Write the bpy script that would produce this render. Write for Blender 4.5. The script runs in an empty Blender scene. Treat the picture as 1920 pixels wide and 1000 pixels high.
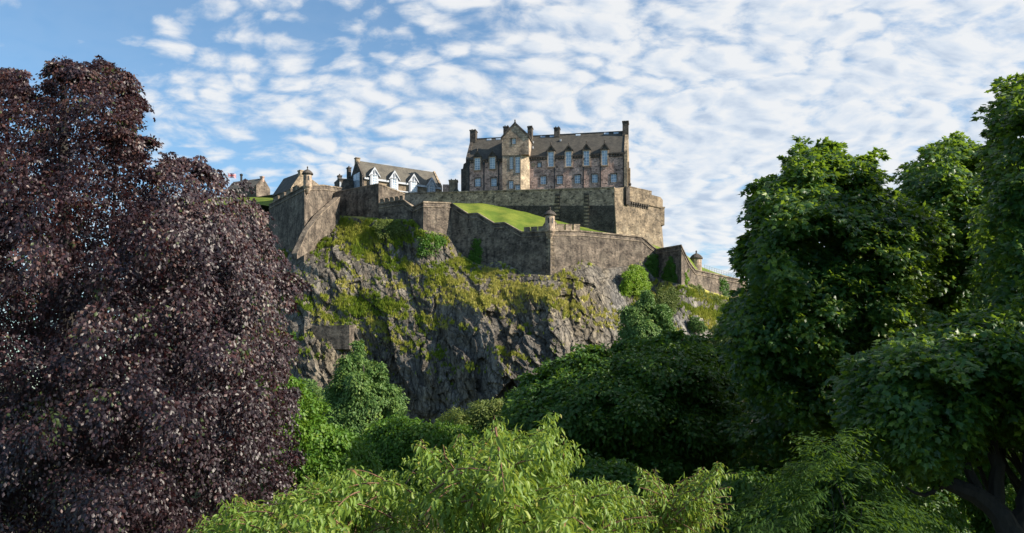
import bpy, math
import numpy as np
from mathutils import Vector

R = math.radians
SC = bpy.context.scene
COL = SC.collection

# ------------------------------------------------------------------ camera, sky, sun, exposure
F = 1600.0          # focal length in photograph pixels (photo 1920 x 1000)
YH = 720.0          # photograph row of the horizon
CAMZ = 14.0         # eye height above the garden floor
cam_d = bpy.data.cameras.new('camera'); cam = bpy.data.objects.new('camera', cam_d); COL.objects.link(cam)
cam.location = (0, 0, CAMZ); cam.rotation_euler = (R(90), 0, 0)
cam_d.sensor_width = 36; cam_d.lens = 36 * F / 1920; cam_d.shift_y = (YH - 500) / 1920
cam_d.clip_start = 0.1; cam_d.clip_end = 6000
SC.camera = cam
SC.view_settings.view_transform = 'Standard'; SC.view_settings.look = 'None'
SC.view_settings.gamma = 1; SC.view_settings.exposure = 0.80
SC.cycles.max_bounces = 6; SC.cycles.diffuse_bounces = 3; SC.cycles.glossy_bounces = 2
SC.cycles.transmission_bounces = 3; SC.cycles.use_denoising = True

SUN_EL, SUN_AZ = 31.0, -15.0    # azimuth measured from +X (photo right) towards +Y (away)
sun_dir = Vector((math.cos(R(SUN_EL)) * math.cos(R(SUN_AZ)), math.cos(R(SUN_EL)) * math.sin(R(SUN_AZ)), math.sin(R(SUN_EL))))
sun_d = bpy.data.lights.new('sun', 'SUN'); sun = bpy.data.objects.new('sun', sun_d); COL.objects.link(sun)
sun_d.energy = 5.0; sun_d.angle = R(0.5); sun_d.color = (1.0, 0.90, 0.74)
sun.rotation_euler = sun_dir.to_track_quat('Z', 'Y').to_euler(); sun.location = (60, 0, 90)

world = bpy.data.worlds.new('World'); SC.world = world; world.use_nodes = True
world.cycles.sampling_method = 'MANUAL'; world.cycles.sample_map_resolution = 512
wt = world.node_tree; wt.nodes.clear()

class NT:
    """short-hand for building node trees"""
    def __init__(s, tree): s.t = tree
    def n(s, typ, **kw):
        nd = s.t.nodes.new(typ)
        for k, v in kw.items(): setattr(nd, k, v)
        return nd
    def put(s, sock, v):
        if v is None: return
        if hasattr(v, 'is_output') or isinstance(v, bpy.types.NodeSocket): s.t.links.new(v, sock)
        else: sock.default_value = v
    def math(s, op, a, b=None, c=None, clamp=False):
        nd = s.n('ShaderNodeMath', operation=op, use_clamp=clamp)
        s.put(nd.inputs[0], a); s.put(nd.inputs[1], b)
        if c is not None: s.put(nd.inputs[2], c)
        return nd.outputs[0]
    def vmath(s, op, a, b=None):
        nd = s.n('ShaderNodeVectorMath', operation=op); s.put(nd.inputs[0], a); s.put(nd.inputs[1], b)
        return nd.outputs[0]
    def mix(s, fac, a, b, blend='MIX'):
        nd = s.n('ShaderNodeMix', data_type='RGBA', blend_type=blend)
        s.put(nd.inputs[0], fac); s.put(nd.inputs[6], a); s.put(nd.inputs[7], b)
        return nd.outputs[2]
    def noise(s, vec, scale, detail=3, rough=0.55, dist=0.0):
        nd = s.n('ShaderNodeTexNoise'); s.put(nd.inputs['Vector'], vec)
        nd.inputs['Scale'].default_value = scale; nd.inputs['Detail'].default_value = detail
        nd.inputs['Roughness'].default_value = rough; nd.inputs['Distortion'].default_value = dist
        return nd.outputs['Fac']
    def ramp(s, fac, stops):
        nd = s.n('ShaderNodeValToRGB'); s.put(nd.inputs[0], fac)
        e = nd.color_ramp.elements
        while len(e) < len(stops): e.new(0.5)
        for k, (p, c) in enumerate(stops):
            e[k].position = p; e[k].color = c if len(c) == 4 else (*c, 1)
        return nd.outputs[0]
    def smooth(s, v, a, b, o0=0.0, o1=1.0):
        nd = s.n('ShaderNodeMapRange', interpolation_type='SMOOTHSTEP'); s.put(nd.inputs[0], v)
        s.put(nd.inputs[1], a); s.put(nd.inputs[2], b); nd.inputs[3].default_value = o0; nd.inputs[4].default_value = o1
        return nd.outputs[0]

def build_sky():
    g = NT(wt)
    sky = g.n('ShaderNodeTexSky', sky_type='NISHITA')
    sky.sun_disc = False; sky.sun_elevation = R(SUN_EL); sky.sun_rotation = R(90 - SUN_AZ)
    sky.altitude = 60; sky.air_density = 1.0; sky.dust_density = 0.5; sky.ozone_density = 2.0
    tc = g.n('ShaderNodeTexCoord'); d = tc.outputs['Generated']
    sp = g.n('ShaderNodeSeparateXYZ'); g.put(sp.inputs[0], d); dx, dy, dz = sp.outputs
    zz = g.math('MAXIMUM', dz, 0.0)
    ya = g.math('MAXIMUM', dy, 0.05)
    # cloud sheet: direction projected to a (curved) high layer
    den = g.math('ADD', zz, 0.26)
    qx = g.math('DIVIDE', dx, den); qy = g.math('DIVIDE', dy, den)
    cv = g.n('ShaderNodeCombineXYZ'); g.put(cv.inputs[0], qx); g.put(cv.inputs[1], qy)
    mp = g.n('ShaderNodeMapping'); g.put(mp.inputs[0], cv.outputs[0])
    mp.inputs['Rotation'].default_value = (0, 0, R(-12)); mp.inputs['Scale'].default_value = (1.0, 1.25, 1.0)
    mp.inputs['Location'].default_value = (2.3, 0.4, 0)
    p = mp.outputs[0]
    def warped(src, sc, amp, off):
        wn = g.n('ShaderNodeTexNoise'); g.put(wn.inputs['Vector'], g.vmath('ADD', src, off)); wn.inputs['Scale'].default_value = sc; wn.inputs['Detail'].default_value = 2
        w = g.vmath('SCALE', g.vmath('SUBTRACT', wn.outputs['Color'], (0.5, 0.5, 0.5))); w.node.inputs[3].default_value = amp
        return g.vmath('ADD', src, w)
    pw = warped(warped(p, 2.2, 0.16, (0, 0, 0)), 9.0, 0.05, (4, 1, 0))
    def puffs(off):
        q = g.vmath('ADD', pw, off)
        vo = g.n('ShaderNodeTexVoronoi', feature='F1'); g.put(vo.inputs['Vector'], q); vo.inputs['Scale'].default_value = 14.0; vo.inputs['Randomness'].default_value = .9
        cell = g.smooth(vo.outputs['Distance'], 0.75, 0.15)
        return g.math('ADD', g.math('MULTIPLY', cell, 0.25), g.math('MULTIPLY', g.noise(q, 17.0, 6, 0.57), 0.75))
    puff = puffs((0, 0, 0)); puff_s = puffs((0.018, -0.016, 0))      # same field a step towards the sun
    big = g.noise(g.vmath('ADD', p, (7.0, 3.0, 0)), 2.3, 4, 0.5)
    # coverage by direction: clear in the left (east), filling in to the right (west) and low down
    u = g.math('DIVIDE', dx, ya); v = g.math('DIVIDE', zz, ya)
    def bump(cu_, cv_, ru, rv, amp):
        a = g.math('DIVIDE', g.math('SUBTRACT', u, cu_), ru); b = g.math('DIVIDE', g.math('SUBTRACT', v, cv_), rv)
        r = g.math('SQRT', g.math('ADD', g.math('MULTIPLY', a, a), g.math('MULTIPLY', b, b)))
        return g.math('MULTIPLY', g.smooth(r, 1.0, 0.0), amp)
    cov = g.math('ADD', g.math('MULTIPLY', g.smooth(u, -0.46, 0.28), 0.24), -0.075)
    for args in SKY_BUMPS: cov = g.math('ADD', cov, bump(*args))
    cov = g.math('SUBTRACT', cov, g.smooth(dy, 0.15, -0.25, 0.0, 0.45))      # the half of the sky behind the viewer is mostly clear
    field = g.math('ADD', g.math('ADD', g.math('MULTIPLY', puff, 0.80), g.math('MULTIPLY', big, 0.50)), cov)
    dens = g.math('MAXIMUM', g.smooth(field, 0.47, 0.80), 0.06)
    # shading: thicker towards the sun means a greyer belly
    sh = g.math('ADD', g.math('MULTIPLY', g.math('SUBTRACT', puff, puff_s), 2.6), 0.68)
    thick = g.smooth(field, 0.74, 1.0)
    belly = g.math('SUBTRACT', sh, g.math('MULTIPLY', thick, 0.36), None, True)
    ccol = g.ramp(belly, [(0.0, (0.58, 0.68, 0.83)), (0.45, (0.80, 0.87, 0.96)), (0.85, (0.98, 0.99, 1.0))])
    skyc = g.mix(1.0, sky.outputs[0], (0.95, 1.20, 1.27, 1), 'MULTIPLY')
    bg1 = g.n('ShaderNodeBackground'); g.put(bg1.inputs[0], skyc); bg1.inputs[1].default_value = 0.082
    bg2 = g.n('ShaderNodeBackground'); g.put(bg2.inputs[0], ccol); bg2.inputs[1].default_value = 0.535
    up = g.smooth(dz, -0.01, 0.02)
    ms = g.n('ShaderNodeMixShader'); g.put(ms.inputs[0], g.math('MULTIPLY', g.math('MULTIPLY', dens, up), 0.93))
    g.put(ms.inputs[1], bg1.outputs[0]); g.put(ms.inputs[2], bg2.outputs[0])
    out = g.n('ShaderNodeOutputWorld'); g.put(out.inputs[0], ms.outputs[0])
# (direction right, direction up, radius right, radius up, amount): where the sheet is thicker (+) or broken (-)
SKY_BUMPS = [(-0.24, 0.30, 0.28, 0.12, 0.10), (-0.42, 0.395, 0.09, 0.06, 0.10), (-0.52, 0.29, 0.16, 0.16, -0.16), (-0.52, 0.42, 0.22, 0.14, -0.17), (-0.14, 0.425, 0.34, 0.075, -0.075), (-0.02, 0.36, 0.20, 0.06, -0.05),
             (0.10, 0.37, 0.10, 0.05, -0.09), (0.0, 0.22, 0.5, 0.08, 0.08), (0.27, 0.235, 0.12, 0.025, -0.14), (0.38, 0.38, 0.3, 0.2, 0.05), (0.26, 0.14, 0.16, 0.05, -0.07), (-0.30, 0.445, 0.1, 0.03, 0.06)]
build_sky()

# ------------------------------------------------------------------ helpers
def P(px, py, Y):
    """world point seen at photograph pixel (px, py) at distance Y"""
    return np.array([(px - 960.0) * Y / F, Y, CAMZ + (YH - py) * Y / F])

def tag(o, label=None, cat=None, group=None, kind=None):
    for k, v in (('label', label), ('category', cat), ('group', group), ('kind', kind)):
        if v: o[k] = v
    return o

def thing(name, loc, label, cat, group=None):
    o = bpy.data.objects.new(name, None); COL.objects.link(o); o.location = tuple(float(c) for c in loc)
    o.empty_display_size = 0.5
    return tag(o, label, cat, group)

def root_loc(o):
    p = np.zeros(3)
    while o is not None: p += np.array(o.location); o = o.parent
    return p

def link_mesh(name, me, mats, parent):
    for m in (mats if isinstance(mats, (list, tuple)) else [mats]): me.materials.append(m)
    o = bpy.data.objects.new(name, me); COL.objects.link(o)
    if parent is not None: o.parent = parent
    return o

class MB:
    """collects faces in world space; build() links them as ONE mesh object"""
    def __init__(s): s.v = []; s.f = []; s.m = []
    def face(s, pts, m=0):
        b = len(s.v); s.v.extend([np.asarray(p, float) for p in pts]); s.f.append(list(range(b, b + len(pts)))); s.m.append(m)
    def hexa(s, a, b, m=0):
        """a: 4 bottom points, b: 4 top points (same order)"""
        n = len(a)
        s.face(a[::-1], m); s.face(b, m)
        for i in range(n):
            j = (i + 1) % n; s.face([a[i], a[j], b[j], b[i]], m)
    def box(s, o, u, v, w, m=0):
        """corner o and three edge vectors"""
        o, u, v, w = (np.asarray(q, float) for q in (o, u, v, w))
        s.hexa([o, o + u, o + u + v, o + v], [o + w, o + u + w, o + u + v + w, o + v + w], m)
    def prism(s, poly, ext, m=0):
        ext = np.asarray(ext, float); poly = [np.asarray(p, float) for p in poly]
        s.hexa(poly, [p + ext for p in poly], m)
    def lathe(s, c, prof, n=16, m=0):
        c = np.asarray(c, float)
        rings = [[c + np.array([r * math.cos(2 * math.pi * k / n), r * math.sin(2 * math.pi * k / n), z]) for k in range(n)] for r, z in prof]
        for a, b in zip(rings[:-1], rings[1:]):
            for k in range(n): j = (k + 1) % n; s.face([a[k], a[j], b[j], b[k]], m)
        s.face(rings[0][::-1], m); s.face(rings[-1], m)
    def tube(s, pts, rad, n=6, m=0):
        pts = [np.asarray(p, float) for p in pts]; rings = []
        for i, p in enumerate(pts):
            t = pts[min(i + 1, len(pts) - 1)] - pts[max(i - 1, 0)]; t = t / (np.linalg.norm(t) + 1e-9)
            a = np.cross(t, [0, 0, 1.0] if abs(t[2]) < .9 else [1.0, 0, 0]); a /= np.linalg.norm(a); b = np.cross(t, a)
            rings.append([p + rad[i] * (math.cos(2 * math.pi * k / n) * a + math.sin(2 * math.pi * k / n) * b) for k in range(n)])
        for a, b in zip(rings[:-1], rings[1:]):
            for k in range(n): j = (k + 1) % n; s.face([a[j], a[k], b[k], b[j]], m)
        s.face(rings[0], m); s.face(rings[-1][::-1], m)
    def build(s, name, mats, parent=None, smooth=False):
        V = np.array(s.v); o0 = root_loc(parent)
        me = bpy.data.meshes.new(name); me.from_pydata((V - o0).tolist(), [], s.f)
        me.polygons.foreach_set('material_index', s.m)
        uv = me.uv_layers.new(name='UVMap'); data = np.zeros((len(me.loops), 2)); k = 0
        for f in s.f:
            q = V[f]; n = np.zeros(3)
            for i in range(len(f)): n += np.cross(q[i], q[(i + 1) % len(f)])
            n /= (np.linalg.norm(n) + 1e-12)
            if abs(n[2]) > 0.75: data[k:k + len(f)] = q[:, :2]
            else:
                t = np.array([-n[1], n[0]]); t /= (np.linalg.norm(t) + 1e-12)
                data[k:k + len(f), 0] = q[:, :2] @ t; data[k:k + len(f), 1] = q[:, 2]
            k += len(f)
        uv.data.foreach_set('uv', data.ravel())
        if smooth: me.polygons.foreach_set('use_smooth', [True] * len(me.polygons))
        me.update()
        return link_mesh(name, me, mats, parent)

def offsets(pts):
    """mitred outward (towards the camera side of a left-to-right path) unit offsets"""
    pts = np.asarray(pts, float)[:, :2]; t = np.diff(pts, axis=0); t /= (np.linalg.norm(t, axis=1, keepdims=True) + 1e-9)
    n = np.stack([t[:, 1], -t[:, 0]], 1); out = []
    for i in range(len(pts)):
        a = n[max(i - 1, 0)]; b = n[min(i, len(n) - 1)]; h = a + b; h /= np.linalg.norm(h) + 1e-9
        out.append(h / max(0.35, float(h @ b)))
    return np.array(out)

def moulding(mb, pts, z0, z1, o0, o1, m=0, batter=0.0, closed_ends=True):
    """a rectangular section swept along a path; z0, z1 heights relative to the path, o0 (back) < o1 (front)"""
    pts = np.asarray(pts, float); n = len(pts); of = offsets(pts)
    z0 = np.broadcast_to(np.asarray(z0, float), (n,)); z1 = np.broadcast_to(np.asarray(z1, float), (n,))
    def pt(i, o, z): return np.array([pts[i, 0] + of[i, 0] * o, pts[i, 1] + of[i, 1] * o, pts[i, 2] + z])
    A = [pt(i, o1 + batter * (z1[i] - z0[i]), z0[i]) for i in range(n)]; B = [pt(i, o1, z1[i]) for i in range(n)]
    C = [pt(i, o0, z1[i]) for i in range(n)]; D = [pt(i, o0, z0[i]) for i in range(n)]
    for i in range(n - 1):
        j = i + 1
        mb.face([A[i], A[j], B[j], B[i]], m); mb.face([B[i], B[j], C[j], C[i]], m)
        mb.face([C[i], C[j], D[j], D[i]], m); mb.face([D[i], D[j], A[j], A[i]], m)
    if closed_ends:
        mb.face([A[0], B[0], C[0], D[0]], m); mb.face([A[-1], D[-1], C[-1], B[-1]], m)

def along(pts, s):
    """point at fraction s of a path"""
    pts = np.asarray(pts, float); L = np.linalg.norm(np.diff(pts, axis=0), axis=1); c = np.concatenate([[0], np.cumsum(L)]); d = s * c[-1]
    return np.array([np.interp(d, c, pts[:, k]) for k in range(3)])

# numpy noise
def _h(ix, iy, iz, seed):
    h = (ix.astype(np.int64) * 374761393 + iy.astype(np.int64) * 668265263 + iz.astype(np.int64) * 2147483647 + seed * 974634777) & 0xFFFFFFFF
    h = ((h ^ (h >> 13)) * 1274126177) & 0xFFFFFFFF
    h = ((h ^ (h >> 16)) * 2246822519) & 0xFFFFFFFF
    return ((h ^ (h >> 15)) & 0xFFFFFF) / float(0xFFFFFF)

def vnoise(p, seed=0):
    p = np.asarray(p, float); i = np.floor(p).astype(np.int64); f = p - i; f = f * f * f * (f * (f * 6 - 15) + 10); r = 0
    for dx in (0, 1):
        for dy in (0, 1):
            for dz in (0, 1):
                w = (f[..., 0] if dx else 1 - f[..., 0]) * (f[..., 1] if dy else 1 - f[..., 1]) * (f[..., 2] if dz else 1 - f[..., 2])
                r = r + w * _h(i[..., 0] + dx, i[..., 1] + dy, i[..., 2] + dz, seed)
    return r

def fbm(p, octv=4, seed=0, gain=0.5, lac=2.03):
    a, s, t, p = 1.0, 0, 0, np.asarray(p, float)
    for k in range(octv): s = s + a * vnoise(p, seed + k * 17); t += a; a *= gain; p = p * lac
    return s / t

def ridged(p, octv=3, seed=0):
    a, s, t, p = 1.0, 0, 0, np.asarray(p, float)
    for k in range(octv): s = s + a * (1 - np.abs(2 * vnoise(p, seed + k * 17) - 1)); t += a; a *= .5; p = p * 2.03
    return s / t

def facets(s, t, seed):
    """voronoi facets: every cell a tilted flat plate; returns height"""
    ix, iy = np.floor(s).astype(np.int64), np.floor(t).astype(np.int64); z = np.zeros_like(ix)
    best = np.full(s.shape, 1e9); val = np.zeros(s.shape)
    for dx in (-1, 0, 1):
        for dy in (-1, 0, 1):
            cx, cy = ix + dx, iy + dy
            jx = cx + _h(cx, cy, z, seed); jy = cy + _h(cx, cy, z + 1, seed)
            ax, ay = s - jx, t - jy; d = ax * ax + ay * ay
            h = _h(cx, cy, z + 2, seed) - .5 + ax * (_h(cx, cy, z + 3, seed) - .5) * 1.6 + ay * (_h(cx, cy, z + 4, seed) - .5) * 0.9
            k = d < best; best = np.where(k, d, best); val = np.where(k, h, val)
    return val

# ------------------------------------------------------------------ materials
def new_mat(name):
    m = bpy.data.materials.new(name); m.use_nodes = True
    g = NT(m.node_tree); b = m.node_tree.nodes['Principled BSDF']
    return m, g, b

def plain(name, col, rough=0.7, metal=0.0, spec=0.4, var=0.12, scale=1.2):
    m, g, b = new_mat(name); tc = g.n('ShaderNodeTexCoord')
    nz = g.noise(tc.outputs['Object'], scale, 4, .6)
    a = tuple(c * (1 - var) for c in col) + (1,); c2 = tuple(min(1, c * (1 + var)) for c in col) + (1,)
    g.put(b.inputs['Base Color'], g.mix(nz, a, c2)); b.inputs['Roughness'].default_value = rough
    b.inputs['Metallic'].default_value = metal; b.inputs['Specular IOR Level'].default_value = spec
    return m

def stone(name, c1, c2, dark, dark_amt=0.25, bw=0.62, rh=0.33, stain=0.45, stain_col=(0.05, 0.05, 0.045), stain_thr=0.52, mortar=(0.16, 0.15, 0.135), light=None, light_amt=0.0):
    """coursed rubble: blocks of varying tone, some dark ones, rain streaks and weathering"""
    m, g, b = new_mat(name); tc = g.n('ShaderNodeTexCoord'); uv = tc.outputs['UV']
    wn = g.n('ShaderNodeTexNoise'); g.put(wn.inputs['Vector'], uv); wn.inputs['Scale'].default_value = .9; wn.inputs['Detail'].default_value = 2
    w = g.vmath('SCALE', g.vmath('SUBTRACT', wn.outputs['Color'], (.5, .5, .5))); w.node.inputs[3].default_value = .35
    uvw = g.vmath('ADD', uv, w)
    def brick(k, c1_, c2_, mo, ms):
        br = g.n('ShaderNodeTexBrick'); g.put(br.inputs['Vector'], uvw)
        br.inputs['Color1'].default_value = (*c1_, 1); br.inputs['Color2'].default_value = (*c2_, 1); br.inputs['Mortar'].default_value = (*mo, 1)
        br.inputs['Scale'].default_value = 1; br.inputs['Mortar Size'].default_value = ms; br.inputs['Mortar Smooth'].default_value = .3
        br.inputs['Brick Width'].default_value = bw * k; br.inputs['Row Height'].default_value = rh * k; br.offset = .37 + .1 * k
        return br
    br = brick(1.0, c1, c2, mortar, .018)
    b2 = brick(0.83, (0, 0, 0), (1, 1, 1), (.45, .45, .45), .0)
    dk = g.smooth(g.math('ADD', g.math('MULTIPLY', b2.outputs['Color'], .62), g.math('MULTIPLY', g.noise(uv, 1.1, 4, .7), .75)), 1.02 - dark_amt * .5, 1.13 - dark_amt * .5)
    col = g.mix(g.math('MULTIPLY', dk, .8), br.outputs['Color'], (*dark, 1))
    mp = g.n('ShaderNodeMapping'); g.put(mp.inputs[0], uv); mp.inputs['Scale'].default_value = (0.55, 0.11, 1)
    st = g.smooth(g.noise(mp.outputs[0], 1.0, 5, .66, .6), stain_thr - .06, stain_thr + .22)
    col = g.mix(g.math('MULTIPLY', st, min(.9, stain * 1.5)), col, (*stain_col, 1))
    if light:
        mp2 = g.n('ShaderNodeMapping'); g.put(mp2.inputs[0], uv); mp2.inputs['Scale'].default_value = (0.30, 0.16, 1); mp2.inputs['Location'].default_value = (5, 3, 0)
        col = g.mix(g.math('MULTIPLY', g.smooth(g.noise(mp2.outputs[0], 1.0, 4, .6), .50, .72), light_amt), col, (*light, 1))
    fine = g.noise(uv, 1.7, 6, .72)
    col = g.mix(1.0, col, g.ramp(fine, [(0.28, (0.42, 0.42, 0.43)), (0.72, (1.5, 1.5, 1.48))]), 'MULTIPLY')
    mid = g.noise(uv, .42, 5, .62, .4)
    col = g.mix(1.0, col, g.ramp(mid, [(0.32, (0.48, 0.48, 0.50)), (0.66, (1.5, 1.47, 1.42))]), 'MULTIPLY')
    g.put(b.inputs['Base Color'], col); b.inputs['Roughness'].default_value = .9; b.inputs['Specular IOR Level'].default_value = .15
    bm = g.n('ShaderNodeBump'); bm.inputs['Strength'].default_value = .8; bm.inputs['Distance'].default_value = .15
    g.put(bm.inputs['Height'], g.math('ADD', fine, g.math('MULTIPLY', br.outputs['Fac'], -0.3))); g.put(b.inputs['Normal'], bm.outputs[0])
    return m

def slate(name, c1, c2):
    m, g, b = new_mat(name); tc = g.n('ShaderNodeTexCoord'); uv = tc.outputs['UV']
    br = g.n('ShaderNodeTexBrick'); g.put(br.inputs['Vector'], uv); br.inputs['Color1'].default_value = (*c1, 1); br.inputs['Color2'].default_value = (*c2, 1)
    br.inputs['Mortar'].default_value = (c1[0] * .5, c1[1] * .5, c1[2] * .5, 1); br.inputs['Scale'].default_value = 1
    br.inputs['Brick Width'].default_value = .45; br.inputs['Row Height'].default_value = .3; br.inputs['Mortar Size'].default_value = .015
    nz = g.noise(uv, .6, 4, .6)
    col = g.mix(1.0, br.outputs['Color'], g.ramp(nz, [(0.3, (0.7, 0.7, 0.7)), (0.7, (1.25, 1.22, 1.15))]), 'MULTIPLY')
    g.put(b.inputs['Base Color'], col); b.inputs['Roughness'].default_value = .75; b.inputs['Specular IOR Level'].default_value = .25
    return m

def leaf_mat(name, stops, trans=0.35, tcol=(0.16, 0.24, 0.03), rough=0.45, spec=0.4):
    m, g, b = new_mat(name)
    at = g.n('ShaderNodeAttribute', attribute_name='tint')
    col = g.ramp(at.outputs['Fac'], stops)
    g.put(b.inputs['Base Color'], col); b.inputs['Roughness'].default_value = rough; b.inputs['Specular IOR Level'].default_value = spec
    tr = g.n('ShaderNodeBsdfTranslucent')
    g.put(tr.inputs[0], g.mix(0.55, col, (*tcol, 1)))
    ms = g.n('ShaderNodeMixShader'); ms.inputs[0].default_value = trans
    g.put(ms.inputs[1], b.outputs[0]); g.put(ms.inputs[2], tr.outputs[0])
    g.put(m.node_tree.nodes['Material Output'].inputs[0], ms.outputs[0])
    return m

def bark(name, col):
    m, g, b = new_mat(name); tc = g.n('ShaderNodeTexCoord')
    mp = g.n('ShaderNodeMapping'); g.put(mp.inputs[0], tc.outputs['Object']); mp.inputs['Scale'].default_value = (6, 6, 1.2)
    nz = g.noise(mp.outputs[0], 1.5, 5, .65)
    g.put(b.inputs['Base Color'], g.ramp(nz, [(0.3, tuple(c * .5 for c in col)), (0.7, tuple(c * 1.4 for c in col))]))
    b.inputs['Roughness'].default_value = .9
    bm = g.n('ShaderNodeBump'); bm.inputs['Strength'].default_value = .6; bm.inputs['Distance'].default_value = .05
    g.put(bm.inputs['Height'], nz); g.put(b.inputs['Normal'], bm.outputs[0])
    return m

M = {}
M['facade'] = stone('pink_grey_rubble', (0.611, 0.405, 0.331), (0.449, 0.316, 0.264), (0.055, 0.047, 0.043), .24, .8, .4, .30, (0.062, 0.055, 0.051))
M['tower'] = stone('buff_tower_stone', (0.468, 0.358, 0.269), (0.363, 0.284, 0.221), (0.109, 0.086, 0.070), .12, .8, .4, .25, (0.094, 0.078, 0.066))
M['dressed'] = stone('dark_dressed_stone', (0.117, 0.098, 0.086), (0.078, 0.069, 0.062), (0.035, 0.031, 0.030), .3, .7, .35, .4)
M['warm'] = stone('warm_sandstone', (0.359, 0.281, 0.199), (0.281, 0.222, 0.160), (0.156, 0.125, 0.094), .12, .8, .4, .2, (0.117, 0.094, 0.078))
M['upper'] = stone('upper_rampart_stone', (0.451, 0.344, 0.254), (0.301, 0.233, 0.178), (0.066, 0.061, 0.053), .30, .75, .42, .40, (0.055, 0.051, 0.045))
M['dark_rampart'] = stone('dark_rampart_stone', (0.088, 0.074, 0.065), (0.059, 0.051, 0.046), (0.039, 0.035, 0.033), .25, .7, .38, .45, (0.027, 0.026, 0.025))
M['lower'] = stone('weathered_rampart_stone', (0.203, 0.162, 0.131), (0.138, 0.115, 0.095), (0.058, 0.048, 0.043), .28, .72, .36, .50, (0.043, 0.037, 0.034), .46, light=(0.265, 0.225, 0.18), light_amt=.6)
M['battery'] = stone('pale_battery_stone', (0.282, 0.220, 0.155), (0.205, 0.163, 0.120), (0.078, 0.066, 0.055), .22, .75, .4, .35, (0.070, 0.058, 0.048), .5, light=(0.390, 0.328, 0.250), light_amt=.75)
M['pale'] = stone('sunlit_ashlar', (0.52, 0.42, 0.31), (0.46, 0.37, 0.27), (0.35, 0.28, 0.2), .05, .8, .4, .12, (0.3, 0.24, 0.18))  # stair tower cant: sunlit brightness put into the stone colour
M['coping'] = stone('coping_stone', (0.281, 0.226, 0.172), (0.203, 0.164, 0.129), (0.094, 0.078, 0.066), .2, 1.2, .6, .45, (0.062, 0.055, 0.047))
M['slate'] = slate('brown_slate', (0.100, 0.091, 0.080), (0.072, 0.067, 0.060))
M['slate2'] = slate('grey_slate', (0.14, 0.128, 0.11), (0.105, 0.097, 0.085))
M['white'] = plain('white_paint', (0.44, 0.46, 0.50), .5)
M['greywood'] = plain('grey_weatherboard', (0.45, 0.47, 0.52), .6)
M['lead'] = plain('dark_lead', (0.05, 0.05, 0.05), .5)
M['iron'] = plain('dark_iron', (0.03, 0.03, 0.032), .5, .3)
M['rail'] = plain('pale_steel_rail', (0.35, 0.37, 0.4), .4, .6)
M['flag_white'] = plain('flag_white', (0.8, 0.78, 0.78), .8); M['flag_red'] = plain('flag_red', (0.65, 0.03, 0.04), .8); M['flag_blue'] = plain('flag_blue', (0.03, 0.05, 0.25), .8)

def glass_mat():
    m, g, b = new_mat('window_glass'); tc = g.n('ShaderNodeTexCoord'); nz = g.noise(tc.outputs['Object'], .35, 2)
    g.put(b.inputs['Base Color'], g.ramp(nz, [(0.35, (0.22, 0.28, 0.36)), (0.65, (0.44, 0.52, 0.62))])); b.inputs['Roughness'].default_value = .08
    b.inputs['Specular IOR Level'].default_value = .8
    return m
M['glass'] = glass_mat(); M['sash'] = plain('white_sash', (0.8, 0.8, 0.8), .5)

def grass_mat(name, a, b_, c):
    m, g, b = new_mat(name); tc = g.n('ShaderNodeTexCoord'); o = tc.outputs['Object']
    n1 = g.noise(o, .18, 5, .65); n2 = g.noise(o, 2.2, 4, .7)
    col = g.mix(g.smooth(n1, .35, .65), (*a, 1), (*b_, 1)); col = g.mix(g.smooth(n2, .52, .75), col, (*c, 1))
    g.put(b.inputs['Base Color'], col); b.inputs['Roughness'].default_value = .9; b.inputs['Specular IOR Level'].default_value = .1
    bm = g.n('ShaderNodeBump'); bm.inputs['Strength'].default_value = .5; bm.inputs['Distance'].default_value = .25
    g.put(bm.inputs['Height'], n2); g.put(b.inputs['Normal'], bm.outputs[0])
    return m
M['lawn'] = grass_mat('lawn_grass', (0.095, 0.145, 0.022), (0.185, 0.215, 0.036), (0.075, 0.11, 0.020))
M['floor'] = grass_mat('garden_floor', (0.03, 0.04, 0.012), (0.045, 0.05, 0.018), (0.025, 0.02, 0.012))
# ------------------------------------------------------------------ castle buildings
class Frame:
    """facade frame: u along the wall (left to right), d outward, z up"""
    def __init__(s, l, r):
        s.L = np.array([(l[0] - 960) * l[1] / F, l[1]]); Rr = np.array([(r[0] - 960) * r[1] / F, r[1]])
        s.len = float(np.linalg.norm(Rr - s.L)); s.u = (Rr - s.L) / s.len; s.n = np.array([s.u[1], -s.u[0]])
    def U(s, px, d=0.0):
        k = (px - 960) / F; l = s.L + d * s.n
        return (k * l[1] - l[0]) / (s.u[0] - k * s.u[1])
    def Z(s, px, py, d=0.0):
        u = s.U(px, d); Y = s.L[1] + d * s.n[1] + u * s.u[1]
        return CAMZ + (YH - py) * Y / F
    def p(s, u, d, z): q = s.L + u * s.u + d * s.n; return np.array([q[0], q[1], z])
    def box(s, mb, u0, u1, d0, d1, z0, z1, m=0):
        mb.hexa([s.p(u0, d0, z0), s.p(u0, d1, z0), s.p(u1, d1, z0), s.p(u1, d0, z0)][::-1], [s.p(u0, d0, z1), s.p(u0, d1, z1), s.p(u1, d1, z1), s.p(u1, d0, z1)][::-1], m)

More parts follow.
